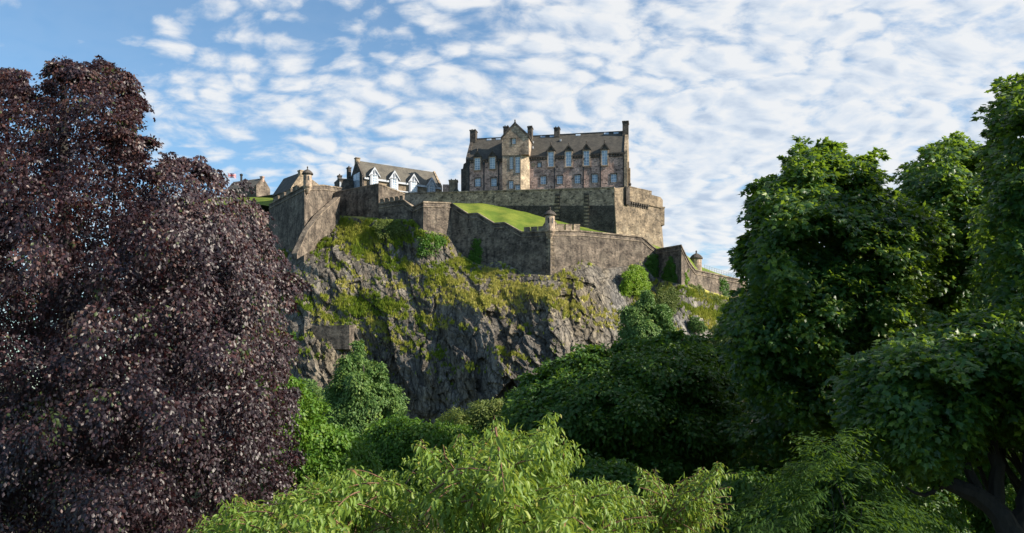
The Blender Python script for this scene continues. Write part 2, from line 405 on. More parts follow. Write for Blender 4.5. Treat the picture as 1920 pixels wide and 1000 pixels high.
def wall_holes(mb, fr, u0, u1, z0, z1, holes, d=0.0, rev=0.35):
    us = sorted({u0, u1, *[h[0] for h in holes], *[h[1] for h in holes]}); zs = sorted({z0, z1, *[h[2] for h in holes], *[h[3] for h in holes]})
    us = [a for a in us if u0 <= a <= u1]; zs = [a for a in zs if z0 <= a <= z1]
    for a, b in zip(us[:-1], us[1:]):
        for c, e in zip(zs[:-1], zs[1:]):
            mu, mz = (a + b) / 2, (c + e) / 2
            if any(h[0] < mu < h[1] and h[2] < mz < h[3] for h in holes): continue
            mb.face([fr.p(a, d, c), fr.p(b, d, c), fr.p(b, d, e), fr.p(a, d, e)])
    for a, b, c, e in holes:
        e2 = min(e, z1)
        mb.face([fr.p(a, d, c), fr.p(a, d - rev, c), fr.p(a, d - rev, e2), fr.p(a, d, e2)][::-1])
        mb.face([fr.p(b, d, c), fr.p(b, d - rev, c), fr.p(b, d - rev, e2), fr.p(b, d, e2)])
        mb.face([fr.p(a, d, c), fr.p(b, d, c), fr.p(b, d - rev, c), fr.p(a, d - rev, c)])
        if e <= z1: mb.face([fr.p(a, d, e), fr.p(a, d - rev, e), fr.p(b, d - rev, e), fr.p(b, d, e)])

def window(parent, fr, a, b, c, e, d=0.0, rows=4, cols=2, surround=0.22, sash='sash'):
    mb = MB(); mb.box(fr.p(a - .05, d - .30, c - .05), fr.p(b + .05, d - .30, c) - fr.p(a - .05, d - .30, c), -0.06 * np.array([*fr.n, 0]), (0, 0, e - c + .1))
    w = mb.build('window', M['glass'], parent)
    mb = MB(); t = .10
    for k in range(cols + 1):
        x = a + (b - a) * k / cols; x = min(max(x, a + t / 2), b - t / 2); fr.box(mb, x - t / 2, x + t / 2, d - .29, d - .22, c, e)
    for k in range(rows + 1):
        z = c + (e - c) * k / rows; z = min(max(z, c + t / 2), e - t / 2); fr.box(mb, a, b, d - .285, d - .215, z - t / 2, z + t / 2)
    mb.build('window_frame', M[sash], w)
    mb = MB(); s = surround
    if s:
        fr.box(mb, a - s, a, d - .02, d + .05, c - s, e + s); fr.box(mb, b, b + s, d - .02, d + .05, c - s, e + s)
        fr.box(mb, a, b, d - .02, d + .047, e, e + s); mb.build('window_surround', M['dressed'], w)
        mb = MB(); fr.box(mb, a, b, d - .25, d + .09, c - s * .8, c); mb.build('window_sill', M['warm'], w)
    return w

def chimney(parent, fr, u0, u1, d0, d1, z0, z1, pots=2, mat='dressed'):
    mb = MB(); fr.box(mb, u0, u1, d0, d1, z0, z1 - .5); c = mb.build('chimney', M[mat], parent)
    mb = MB(); fr.box(mb, u0 - .13, u1 + .13, d0 - .13, d1 + .13, z1 - .5, z1 - .2); mb.build('chimney_cap', M[mat], c)
    for k in range(pots):
        q = fr.p(u0 + (u1 - u0) * (k + .5) / pots, (d0 + d1) / 2, z1 - .2); mb = MB(); mb.lathe(q, [(.2, 0), (.17, .45), (.2, .5)], 8); mb.build('chimney_pot', M['dressed'], c)
    return c

def roof_pair(mb, fr, u0, u1, d_front, d_back, z_eave, z_ridge, over=.3, th=.18):
    dm = (d_front + d_back) / 2; s = (z_ridge - z_eave) / (d_front - dm)
    for dd, sg in ((d_front, 1), (d_back, -1)):
        a = [fr.p(u0, dd + sg * over, z_eave - s * over), fr.p(u1, dd + sg * over, z_eave - s * over), fr.p(u1, dm, z_ridge), fr.p(u0, dm, z_ridge)]
        if sg < 0: a = [a[1], a[0], a[3], a[2]]
        mb.hexa(a, [q + np.array([0, 0, th]) for q in a])

def gable_wall(mb, fr, u0, u1, d_front, d_back, z0, z_eave, z_ridge, up=.45):
    dm = (d_front + d_back) / 2
    poly = [fr.p(u0, d_front, z0), fr.p(u0, d_front, z_eave + up), fr.p(u0, dm, z_ridge + up), fr.p(u0, d_back, z_eave + up), fr.p(u0, d_back, z0)]
    mb.prism(poly, np.array([*(fr.u * (u1 - u0)), 0]))

def steps_prism(mb, fr, u0, u1, d, th, z0, z1, n):
    pass

def build_main():
    fr = Frame((876, 248), (1174, 240)); L = fr.len; D = -13.0
    ze = fr.Z(1020, 293.5); zr = fr.Z(1020, 256, -6.5); z0 = 58.0
    root = thing('castle_building', fr.p(L / 2, -6, z0), 'long pink-grey stone castle building with gabled stair tower, topmost on the rock', 'building')
    wl, up = [], []
    for px, py in ((895.9, 342.3), (926, 342), (1018.6, 338.3), (1049.4, 337.3), (1082.7, 336.2), (1115.2, 335), (1150.6, 334.3)):
        u = fr.U(px); z = fr.Z(px, py); wl.append((u - .8, u + .8, z - 1.15, z + 1.2))
    dorm = []
    for px, y0, y1, pk in ((895.4, 297, 319, 283), (923.6, 296, 317, 282.6), (1033.2, 285.5, 313, 271.6), (1066.2, 285, 312.5, 271.6), (1099.6, 283.7, 311, 269.4), (1133.7, 282.6, 310, 267.6)):
        u = fr.U(px); dorm.append((u - .78, u + .78, fr.Z(px, y1), fr.Z(px, y0), fr.Z(px, pk)))
    sm = [(fr.U(1011.3) - .5, fr.U(1011.3) + .5, fr.Z(1011, 313.5), fr.Z(1011, 305))]
    mb = MB(); wall_holes(mb, fr, 0, L, z0, ze, wl + sm + [d[:4] for d in dorm])
    mb.face([fr.p(0, 0, z0), fr.p(0, D, z0), fr.p(0, D, ze), fr.p(0, 0, ze)][::-1])
    mb.face([fr.p(0, D, z0), fr.p(L, D, z0), fr.p(L, D, ze), fr.p(0, D, ze)][::-1])
    mb.build('wall', M['facade'], root)
    for a, b, c, e in wl: window(root, fr, a, b, c, e, rows=3)
    for a, b, c, e in sm: window(root, fr, a, b, c, e, rows=2)
    mb = MB(); u = fr.U(1000); fr.box(mb, u - .6, u + .6, -.02, .03, fr.Z(1000, 313.5), fr.Z(1000, 306)); mb.build('blocked_window', M['warm'], root)
    # main roof
    mb = MB(); roof_pair(mb, fr, .5, L - .5, 0, D, ze, zr, .0); rf = mb.build('roof', M['slate'], root)
    mb = MB(); fr.box(mb, .5, L - .5, -6.68, -6.32, zr + .1, zr + .4); mb.build('roof_ridge', M['lead'], rf)
    sl = (zr - ze) / 6.5
    for px, py in ((917, 262), (934, 261), (1018, 260), (1035, 259.5), (1084, 257), (1137, 254.5), (1155, 254)):
        u = fr.U(px, -6.1); d = -5.9; z = ze + sl * 5.9 + .2
        a = [fr.p(u - .7, d, z), fr.p(u + .7, d, z), fr.p(u + .7, d - .45, z + .45 * sl), fr.p(u - .7, d - .45, z + .45 * sl)]
        mb = MB(); mb.hexa(a, [q + np.array([0, 0, .12]) for q in a]); mb.build('skylight', M['glass'], rf)
    for px, d in ((999, -4.2), (1051, -4.4), (999, -2.5)):
        u = fr.U(px, d); mb = MB(); fr.box(mb, u - .22, u + .22, d - .35, d + .3, ze + sl * -d + .1, ze + sl * -d + .75); mb.build('roof_vent', M['white'], rf)
    # cornice with corbels, only between the dormers
    tw0, tw1 = fr.U(942, 2.2), fr.U(991.5, 0)
    cuts = sorted([(d[0] - .35, d[1] + .35) for d in dorm] + [(tw0, tw1)]); x = 0.3
    for a, b in cuts + [(L - .2, L)]:
        if a > x:
            mb = MB(); fr.box(mb, x, a, -.1, .38, ze - .35, ze - .02); fr.box(mb, x, a, -.1, .22, ze - 1.0, ze - .8)
            k = x + .2
            while k < a - .3: fr.box(mb, k, k + .3, -.1, .30, ze - .79, ze - .36); k += .75
            mb.build('cornice', M['dressed'], root)
        x = b
    # gables (skews) with chimneys
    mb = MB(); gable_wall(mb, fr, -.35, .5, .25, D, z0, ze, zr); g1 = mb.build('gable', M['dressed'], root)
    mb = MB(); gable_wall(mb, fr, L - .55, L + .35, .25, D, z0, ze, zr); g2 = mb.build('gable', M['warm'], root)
    chimney(root, fr, -.4, 1.35, -7.6, -5.2, zr - 1.5, fr.Z(888, 244.5, -6.4), 2)
    chimney(root, fr, L - 1.25, L + .4, -8.2, -5.0, zr - 1.5, fr.Z(1169, 228.5, -6.4), 2)
    u = fr.U(1044.5, -6.5); chimney(root, fr, u - .8, u + .8, -7.4, -5.6, zr - 1.0, fr.Z(1044, 239.5, -6.5), 2)
    # low block against the left gable
    mb = MB(); ua = fr.U(865, -1)
    mb.prism([fr.p(ua, -.6, z0), fr.p(ua, -.6, fr.Z(865, 318, -1)), fr.p(ua + .55, -.6, fr.Z(866, 317, -1)), fr.p(ua + .75, -.6, fr.Z(869, 307)), fr.p(-.36, -.6, fr.Z(873, 303)), fr.p(-.36, -.6, z0)][::-1], np.array([*(-7 * fr.n), 0]))
    mb.build('buttress', M['dressed'], root)
    # bay on the right end
    mb = MB(); fr.box(mb, L + .36, L + 1.1, -3.2, -1.2, z0, fr.Z(1179, 313)); fr.box(mb, L + .36, L + .75, -3.0, -1.4, fr.Z(1179, 313), fr.Z(1179, 301)); mb.build('end_bay', M['warm'], root)
    # drainpipes
    for px in (868 + 11.5, 907.5, 935, 1040, 1094, 1126):
        u = fr.U(px); mb = MB(); fr.box(mb, u - .13, u + .13, .02, .26, z0, ze - 1.0); fr.box(mb, u - .3, u + .3, .015, .32, ze - 1.6, ze - 1.0); mb.build('drainpipe', M['iron'], root)
    u = fr.U(1171.5); mb = MB(); fr.box(mb, u - .5, u - .1, .02, .1, z0, ze - .2); mb.build('quoins', M['dressed'], root)
    # dormers
    for a, b, c, e, pk in dorm:
        s = .32; mb = MB()
        for q0, q1 in ((a - s, a), (b, b + s)): fr.box(mb, q0, q1, -3.5, .34, c - .3, e + .35)
        fr.box(mb, a, b, -3.5, .335, e, e + .35); fr.box(mb, a, b, -.4, .335, c - .3, c)
        dm = mb.build('dormer', M['tower'], root)
        w = window(dm, fr, a, b, c, e, .42, rows=5, surround=0)
        m_ = (a + b) / 2; o = .5; mb = MB()
        poly = [fr.p(a - o, .3, e + .35), fr.p(b + o, .3, e + .35), fr.p(m_, .3, pk - .3)]
        mb.prism(poly, np.array([*(-5.5 * fr.n), 0])); mb.build('dormer_roof', M['slate'], dm)
        mb = MB()
        for x0 in (a - o - .12, b + o + .12):
            q = [fr.p(x0, 0, e + .25), fr.p(m_, 0, pk), fr.p(m_, 0, pk - .55), fr.p(x0 + (.4 if x0 < m_ else -.4), 0, e + .25)]
            if x0 > m_: q = q[::-1]
            mb.prism([p + .56 * np.array([*fr.n, 0]) for p in q], np.array([*(-.5 * fr.n), 0]))
        fr.box(mb, a - o, b + o, .1, .52, e + .23, e + .42)
        mb.lathe(fr.p(m_, .3, pk - .1), [(.16, 0), (.12, .35), (.2, .5), (.05, .8)], 8)
        mb.build('dormer_gable', M['dressed'], dm)
    # stair tower
    dp = 2.2; u0 = fr.U(942, dp); u1 = fr.U(976.3, dp); u2 = u1 + 2.25; zc = fr.Z(966, 291, dp); zs = fr.Z(966, 259, dp); zp = fr.Z(965.5, 234, dp)
    tw = []
    for px, py, w_, h_ in ((958.8, 305.7, 7, 24), (970.5, 309, 8.5, 31), (958.4, 346.5, 8, 15), (970.5, 352, 8.5, 11)):
        u = fr.U(px, dp); ww, hh = w_ * .15 / 2, h_ * .15 / 2; z = fr.Z(px, py, dp); tw.append((u - ww, u + ww, z - hh, z + hh))
    ptop = (fr.U(963.7, dp) - .5, fr.U(963.7, dp) + .5, fr.Z(964, 270.5, dp), fr.Z(964, 260.2, dp))
    mb = MB(); wall_holes(mb, fr, u0, u1, z0, zc, tw, dp)
    mb.face([fr.p(u2, .2, z0), fr.p(u2, -4, z0), fr.p(u2, -4, zc), fr.p(u2, .2, zc)])
    mb.face([fr.p(u0, -4, z0), fr.p(u0, dp, z0), fr.p(u0, dp, zc), fr.p(u0, -4, zc)])
    tower = mb.build('stair_tower', M['tower'], root)
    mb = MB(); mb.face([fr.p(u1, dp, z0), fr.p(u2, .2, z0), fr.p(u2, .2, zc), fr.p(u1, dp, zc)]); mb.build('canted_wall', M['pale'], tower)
    mb = MB(); d2 = dp + .12; v0, v1 = u0 - .1, u2 + .1
    wall_holes(mb, fr, v0, v1, zc, zs, [(ptop[0], ptop[1], ptop[2], zs)], d2)
    um = fr.U(965.5, d2)
    hh = ptop[3]
    mb.face([fr.p(v0, d2, zs), fr.p(ptop[0], d2, zs), fr.p(ptop[0], d2, hh), fr.p(v0 + (hh - zs) * (um - v0) / (zp - zs), d2, hh)])
    mb.face([fr.p(ptop[1], d2, zs), fr.p(v1, d2, zs), fr.p(v1 - (hh - zs) * (v1 - um) / (zp - zs), d2, hh), fr.p(ptop[1], d2, hh)])
    mb.face([fr.p(v0 + (hh - zs) * (um - v0) / (zp - zs), d2, hh), fr.p(v1 - (hh - zs) * (v1 - um) / (zp - zs), d2, hh), fr.p(um, d2, zp)])
    mb.face([fr.p(v1, d2, zc), fr.p(v1, -6, zc), fr.p(v1, -6, zs), fr.p(v1, d2, zs)])
    mb.face([fr.p(v0, -6, zc), fr.p(v0, d2, zc), fr.p(v0, d2, zs), fr.p(v0, -6, zs)])
    mb.face([fr.p(u1, d2, zc), fr.p(v1, d2, zc), fr.p(v1, .1, zc)][::-1]); mb.build('upper_wall', M['tower'], tower)
    mb = MB()
    for x0, sg in ((v0 - .3, 1), (v1 + .3, -1)):
        q = [fr.p(x0, d2 - .3, zs - .15), fr.p(um, d2 - .3, zp), fr.p(um, d2 - .3, zp + .22), fr.p(x0, d2 - .3, zs + .1)]
        if sg > 0: q = q[::-1]
        mb.prism(q, np.array([*(-7.5 * fr.n), 0]))
    mb.build('tower_roof', M['slate'], tower)
    mb = MB()
    for x0, sg in ((v0 - .25, 1), (v1 + .25, -1)):
        q = [fr.p(x0, d2 + .15, zs - .2), fr.p(um, d2 + .15, zp - .05), fr.p(um, d2 + .15, zp + .75), fr.p(x0, d2 + .15, zs + .5)]
        if sg > 0: q = q[::-1]
        mb.prism(q, np.array([*(-.55 * fr.n), 0]))
    mb.lathe(fr.p(um, d2 - .1, zp + .2), [(.32, 0), (.3, .5), (.18, .6), (.2, 1.1), (.05, 1.3)], 8)
    mb.build('gable_coping', M['dressed'], tower)
    for k, (a, b, c, e) in enumerate(tw): window(tower, fr, a, b, c, e, dp, rows=6 if k < 2 else 3, surround=.15)
    window(tower, fr, *ptop, d2, rows=2, surround=.2)
    u = fr.U(949.5, -1.5); chimney(root, fr, u - .75, u + .75, -2.4, -.6, zs - 1.5, fr.Z(949, 237.5, -1.5), 2)
    u = fr.U(993.5, -2.6); chimney(root, fr, u - .7, u + .55, -5.2, -2.6, ze + 3, fr.Z(994, 236.3, -3), 3)
    return fr
build_main()

def build_white_dormers():
    fr = Frame((679, 247), (828, 261)); L = fr.len; D = -9.2; z0 = 60.0
    ze = fr.Z(700, 334); zr = fr.Z(676, 303.5, D / 2)
    root = thing('hospital_block', fr.p(L / 2, D / 2, z0), 'lower stone block with four white gabled dormers along its slate roof', 'building')
    mb = MB(); wall_holes(mb, fr, 0, L, z0, ze, [])
    mb.face([fr.p(0, D, z0), fr.p(L, D, z0), fr.p(L, D, ze), fr.p(0, D, ze)][::-1]); mb.build('wall', M['warm'], root)
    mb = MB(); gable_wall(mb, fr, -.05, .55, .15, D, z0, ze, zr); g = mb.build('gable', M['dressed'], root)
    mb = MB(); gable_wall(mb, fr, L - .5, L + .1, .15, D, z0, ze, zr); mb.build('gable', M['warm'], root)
    mb = MB(); roof_pair(mb, fr, .55, L - .5, 0, D, ze, zr, .25); rf = mb.build('roof', M['slate2'], root)
    mb = MB(); fr.box(mb, .55, L - .5, .26, .55, ze - .75, ze - .2); mb.build('gutter_board', M['white'], root)
    mb = MB(); fr.box(mb, 1, L - 1, .02, .5, fr.Z(770, 361) - .3, fr.Z(770, 361)); mb.build('ledge', M['white'], root)
    chimney(root, fr, -.2, 1.0, D / 2 - .6, D / 2 + .6, zr - 1, fr.Z(671.5, 295.5, D / 2), 0, 'warm')
    chimney(root, fr, -1.0, -.1, D - .2, D + 1.2, z0, fr.Z(660, 315, D), 1, 'dressed')
    # big window in the left gable
    w0, w1, wz0, wz1 = -1.6, -6.2, z0 + 2, fr.Z(668, 326, -4)
    a = fr.p(-.1, w0, wz0); b = fr.p(-.1, w1, wz0); mb = MB(); mb.box(a, b - a, np.array([*(fr.u * .06), 0]) * -1, (0, 0, wz1 - wz0)); gw = mb.build('window', M['glass'], root)
    mb = MB()
    for k in range(5):
        q = a + (b - a) * k / 4; mb.box(q + np.array([*(fr.u * -.07), 0]) + np.array([0, 0, -.05]), np.array([*(fr.n * .14), 0]), np.array([*(fr.u * -.05), 0]), (0, 0, wz1 - wz0 + .1))
    mb.build('window_frame', M['white'], gw)
    for px, pk in ((702, 313.5), (739.5, 320), (775.5, 326), (809.5, 333)):
        u = fr.U(px, .9); zp = fr.Z(px, pk, .9); h = 1.25; df = .9; mb = MB(); zb = z0 + .5; zt = zp - 2.3
        q = [fr.p(u - h, df, zb), fr.p(u + h, df, zb), fr.p(u + h, df, zt), fr.p(u, df, zp - .5), fr.p(u - h, df, zt)]
        mb.prism(q, np.array([*(-4.5 * fr.n), 0])); dm = mb.build('dormer', M['greywood'], root)
        window(dm, fr, u - .75, u + .75, zt - 3.0, zt - .1, df + .34, rows=4, cols=2, surround=0)
        mb = MB(); fr.box(mb, u - 1.0, u - .75, df + .02, df + .1, zb, zt); fr.box(mb, u + .75, u + 1.0, df + .02, df + .1, zb, zt); mb.build('window_trim', M['white'], dm)
        mb = MB()
        for sg in (-1, 1):
            q = [fr.p(u, df + .35, zp), fr.p(u + sg * (h + .55), df + .35, zt - .35), fr.p(u + sg * (h + .55), df + .35, zt - .62), fr.p(u, df + .35, zp - .60)]
            if sg > 0: q = q[::-1]
            mb.prism(q, np.array([*(-.3 * fr.n), 0]))
        fr.box(mb, u - .1, u + .1, df + .1, df + .3, zt - .3, zp - .6); fr.box(mb, u - h * .8, u + h * .8, df + .1, df + .28, zt - .05, zt + .07)
        mb.build('barge_board', M['white'], dm)
        mb = MB()
        for sg in (-1, 1):
            q = [fr.p(u, df + .05, zp + .05), fr.p(u + sg * (h + .5), df + .05, zt - .3), fr.p(u + sg * (h + .5), df + .05, zt - .45), fr.p(u, df + .05, zp - .1)]
            if sg > 0: q = q[::-1]
            mb.prism(q, np.array([*(-5 * fr.n), 0]))
        mb.build('dormer_roof', M['slate2'], dm)
    return fr
build_white_dormers()

def build_small_buildings():
    # annex left of the white dormers
    fr = Frame((632, 249), (662, 251)); z0 = 60; zt = fr.Z(648, 337.5)
    root = thing('annex_building', fr.p(2.5, -3, z0), 'small flat-roofed stone annex with one thin chimney at its left corner', 'building')
    mb = MB(); a = fr.U(636); b = fr.U(662); wall_holes(mb, fr, a, b, z0, zt, []); fr.box(mb, a, b, -6, -.01, z0, zt + .02); mb.build('wall', M['dressed'], root)
    mb = MB(); fr.box(mb, a - .15, b, -6, .15, zt + .02, zt + .3); mb.build('roof', M['lead'], root)
    chimney(root, fr, fr.U(635), fr.U(641.5), -1.6, -.3, z0, fr.Z(638, 328, -.6), 1)
    window(root, fr, fr.U(637), fr.U(639.3), zt - 2.6, zt - .8, .32, rows=2, cols=1, surround=0)
    # stone chimney house between the two large buildings
    fr = Frame((830, 252), (862, 252)); z0 = 62
    root = thing('chimney_house', fr.p(3, -3, z0), 'small low stone house with broad square chimney beside the long castle building', 'building')
    mb = MB(); fr.box(mb, 0, fr.U(841), -5, 0, z0, fr.Z(835, 346)); wz = fr.Z(850, 361); wall_holes(mb, fr, fr.U(841), fr.len, z0, wz, []); mb.build('wall', M['facade'], root)
    mb = MB(); u0, u1 = fr.U(845), fr.U(866); mb.prism([fr.p(u0, .2, wz - .8), fr.p(u1, .2, wz - .8), fr.p((u0 + u1) / 2, .2, fr.Z(855, 351))], np.array([*(-6 * fr.n), 0])); mb.build('roof', M['slate2'], root)
    chimney(root, fr, fr.U(841.5), fr.U(857.5), -2.6, -.4, z0, fr.Z(850, 335.5), 2, 'warm')
    # house with a dark steep roof behind the left bastion
    fr = Frame((512, 242), (547, 234)); L = fr.len; D = -6.5; ze = fr.Z(547, 353.5); zr = fr.Z(563, 325, D / 2); z0 = 58
    root = thing('gabled_house', fr.p(L / 2, D / 2, z0), 'house with dark steep roof and sunlit gable behind the sentry turret', 'building')
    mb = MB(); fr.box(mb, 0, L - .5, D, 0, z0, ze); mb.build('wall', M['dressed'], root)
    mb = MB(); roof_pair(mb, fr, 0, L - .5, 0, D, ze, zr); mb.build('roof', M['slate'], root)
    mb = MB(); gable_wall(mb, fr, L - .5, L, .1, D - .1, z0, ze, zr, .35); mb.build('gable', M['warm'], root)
    chimney(root, fr, L - 1.3, L + .05, D / 2 - .7, D / 2 + .7, zr - 1.2, fr.Z(563, 319.5, D / 2), 0, 'warm')
    # far left house
    fr = Frame((425, 264), (481, 259)); L = fr.len; D = -6; ze = fr.Z(481, 349); zr = fr.Z(484, 336.5, D / 2); z0 = 58
    root = thing('slate_house', fr.p(L / 2, D / 2, z0), 'distant small stone house with slate roof showing behind the copper beech', 'building')
    mb = MB(); fr.box(mb, 0, L - .4, D, 0, z0, ze); mb.build('wall', M['lower'], root)
    mb = MB(); roof_pair(mb, fr, 0, L - .4, 0, D, ze, zr); rf = mb.build('roof', M['slate2'], root)
    mb = MB(); gable_wall(mb, fr, L - .4, L, .1, D - .1, z0, ze, zr, .3); mb.build('gable', M['lower'], root)
    chimney(root, fr, L - .9, L + .02, D / 2 - .4, D / 2 + .4, zr - 1, zr + .9, 0, 'facade')
    mb = MB(); mb.lathe(fr.p(fr.U(452.5, -3.5), -3.5, zr - 1.5), [(.35, 0), (.35, 3.4), (.5, 3.5), (.5, 3.9), (.1, 4.1)], 8); mb.build('flue', M['iron'], rf)
    # flag
    q = P(427, 372, 252); root = thing('flagpole', q, 'white flagpole flying a red, white and blue flag above the beech', 'flagpole')
    top = P(427, 324, 252)[2]; mb = MB(); mb.lathe(q, [(.09, 0), (.05, top - q[2] - .1), (.1, top - q[2])], 8); mb.build('pole', M['white'], root)
    mb = MB(); Wd, Hh = 2.35, 1.3; nx = 12
    def fp(x, z, o): return q + np.array([.08 + x * Wd, .22 * math.sin(x * 7) * x + o, top - q[2] - .15 - Hh + z * Hh - .25 * x * x])
    def strip(x0, z0_, x1, z1_, hw, o, m, hor=True):
        for k in range(nx):
            a, b = k / nx, (k + 1) / nx; xa, xb = x0 + (x1 - x0) * a, x0 + (x1 - x0) * b; za, zb = z0_ + (z1_ - z0_) * a, z0_ + (z1_ - z0_) * b
            if hor: c = [(xa, za - hw), (xb, zb - hw), (xb, zb + hw), (xa, za + hw)]
            else: c = [(xa - hw, za), (xa + hw, za), (xb + hw, zb), (xb - hw, zb)]
            c = [(min(max(x, 0), 1), min(max(z, 0), 1)) for x, z in c]
            mb.hexa([fp(x, z, -o) for x, z in c], [fp(x, z, o) for x, z in c], m)
    strip(0, .5, 1, .5, .5, .010, 0); strip(0, 0, 1, 1, .13, .016, 1); strip(0, 1, 1, 0, .13, .0165, 1); strip(0, 0, 1, 1, .05, .022, 2); strip(0, 1, 1, 0, .05, .0225, 2)
    strip(0, .5, 1, .5, .17, .028, 1); strip(.5, 0, .5, 1, .10, .0285, 1, False); strip(0, .5, 1, .5, .10, .034, 2); strip(.5, 0, .5, 1, .06, .0345, 2, False)
    mb.build('flag', [M['flag_blue'], M['flag_white'], M['flag_red']], root)
build_small_buildings()

# ------------------------------------------------------------------ ramparts
def path(rows): return np.array([P(r[0], r[1], r[-1]) for r in rows])
def zdrop(rows): return np.array([-(r[2] - r[1]) * r[3] / F for r in rows])
def sub(pts, a, b):
    """piece of a path between two photograph columns"""
    px = np.array([960 + F * q[0] / q[1] for q in pts]); xs = [a] + [x for x in px if a < x < b] + [b]
    return np.array([[np.interp(x, px, pts[:, k]) for k in range(3)] for x in xs])

def merlons(parent, pts, a, b, n, h=1.0, gap=.32, z=0.0, th=.55, mat='coping', out=0.0):
    for k in range(n):
        q = sub(pts, a + (b - a) * (k + gap / 2) / n, a + (b - a) * (k + 1 - gap / 2) / n); mb = MB()
        moulding(mb, q, z, z + h, out - th, out); moulding(mb, q, z + h, z + h + .16, out - th - .08, out + .1); mb.build('merlon', M[mat], parent)

def sentry_turret(parent, c, r, h, mat='tower'):
    mb = MB(); mb.lathe(c, [(r * .35, -1.9), (r * .8, -1.0), (r * .82, -.8), (r * 1.12, -.25), (r * 1.14, 0), (r, .05), (r, h)], 20); t = mb.build('turret', M[mat], parent)
    mb = MB(); mb.lathe(c + np.array([0, 0, h]), [(r * 1.0, -.01), (r * 1.32, .12), (r * 1.34, .36), (r * 1.15, .62), (r * .85, .98), (r * .45, 1.26), (r * .14, 1.4), (r * .12, 1.75), (r * .2, 1.9), (r * .04, 2.2)], 20); mb.build('turret_cap', M['dressed'], t)
    for an in (-110, -60):
        d = np.array([math.cos(R(an)), math.sin(R(an)), 0]); e = np.array([-d[1], d[0], 0]); mb = MB()
        mb.box(c + d * (r - .15) - e * .16 + np.array([0, 0, h * .45]), e * .32, d * .18, (0, 0, h * .38)); mb.build('slit_window', M['iron'], t)
    return t

WA, WB = P(759, 363.5, 242), P(1152, 353, 226)
def upper_y(px):
    """distance of the upper rampart face along photograph column px"""
    k = (px - 960) / F; dx, dy = WB[0] - WA[0], WB[1] - WA[1]; t = (k * WA[1] - WA[0]) / (dx - k * dy)
    return WA[1] + dy * t

def build_upper():
    rows = [(px, y, 470, upper_y(px)) for px, y in ((690, 367), (759, 363.8), (830, 361.8), (905, 360), (1000, 357.6), (1080, 355.2), (1152, 352.8))]
    pts = path(rows); root = thing('upper_rampart', pts[3] + np.array([0, 1, -14]), 'long straight upper rampart wall below the castle building, lighter above and darker below', 'wall')
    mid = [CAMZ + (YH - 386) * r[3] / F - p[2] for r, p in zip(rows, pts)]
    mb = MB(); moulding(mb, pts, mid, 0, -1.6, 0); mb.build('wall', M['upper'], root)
    mb = MB(); moulding(mb, pts, np.array(mid) - 13, np.array(mid), -1.6, .10, batter=.03); mb.build('lower_courses', M['dark_rampart'], root)  # lower band of the wall in a darker tone
    mb = MB(); moulding(mb, pts, .01, .32, -1.75, .16); mb.build('coping', M['upper'], root)
    for px in (1045.5, 1100):
        q = sub(pts, px - 4.6, px + 4.6); m0 = float(np.mean(mid)); mb = MB()
        moulding(mb, q, m0 - 9, m0 + 2.6, -.2, .22); b = mb.build('buttress', M['dark_rampart'], root); mb = MB(); z = m0 - 8.8; k = 0
        while z < m0 + 2.2:
            e = .9 if k % 2 else 1.0
            q2 = sub(pts, px - 4.9, px + (3.4 if k % 2 else 5.0)) if z < m0 - .2 else sub(pts, px - 3.2, px + 3.2)
            moulding(mb, q2, z, z + .42, -.2, .31); z += .95; k += 1
        mb.build('quoin_stones', M['battery'], b)
    # little bits on the wall head
    mb = MB(); mb.lathe(P(1181, 351.5, 230), [(.35, 0), (.3, .6), (.45, .8), (.3, 1.1), (.1, 1.3)], 8); mb.build('finial', M['dressed'], root)
build_upper()

def build_battery():
    rows = [(1152.2, 352.8, 480, 225.9), (1172, 351.6, 480, 228.8), (1218, 361.5, 480, 235.3), (1236.5, 366.5, 480, 238.0), (1241, 372, 480, 262)]
    pts = path(rows); root = thing('corner_battery', pts[2] + np.array([0, 3, -15]), 'tall pale sloping corner bastion right of the upper rampart, with row of corbels', 'bastion')
    zc = CAMZ + (YH - 383) * 233 / F
    top = pts[:, 2]; z1 = np.minimum(0, zc - top + 0.0)
    mb = MB(); moulding(mb, pts, np.full(5, -22.0) + z1 * 0, z1, -2.0, 0, batter=.075); mb.build('wall', M['battery'], root)
    q = sub(pts, 1152.3, 1177); mb = MB(); moulding(mb, q, zc - q[:, 2] + .01, 0, -1.5, .02); mb.build('parapet', M['battery'], root)
    q = sub(pts, 1177, 1219); mb = MB(); moulding(mb, q, zc - q[:, 2] + .01, .15, -1.5, .55); mb.build('parapet', M['battery'], root)
    q = np.array([sub(pts, 1219.2, 1236.4)[0], *pts[3:]]); mb = MB(); moulding(mb, q, zc - q[:, 2] + .01, -.55, -1.5, .3); mb.build('parapet', M['battery'], root)
    q = sub(pts, 1177, 1219); mb = MB(); moulding(mb, q, .16, .4, -1.6, .65); mb.build('coping', M['coping'], root)
    for k in range(9):
        q = sub(pts, 1178 + k * 4.2, 1180.2 + k * 4.2); mb = MB(); moulding(mb, q, zc - q[:, 2] - .55, zc - q[:, 2], -.1, .5); moulding(mb, q, zc - q[:, 2] - 1.15, zc - q[:, 2] - .56, -.1, .28); mb.build('corbel', M['dressed'], root)
    q = sub(pts, 1170.3, 1176.8); mb = MB(); moulding(mb, q, -4.7, .1, -.5, .75); mb.build('shaft', M['dark_rampart'], root)
    a = pts[3]; mb = MB(); zz = lambda y: CAMZ + (YH - y) * 240 / F
    mb.box(np.array([a[0] + .2, a[1] + 1.2, zz(423)]), (1.5, .4, 0), (-.5, 2.2, 0), (0, 0, zz(391) - zz(423))); mb.box(np.array([a[0] + .1, a[1] + 1.1, zz(391)]), (1.75, .45, 0), (-.55, 2.4, 0), (0, 0, .35)); mb.build('garderobe', M['battery'], root)
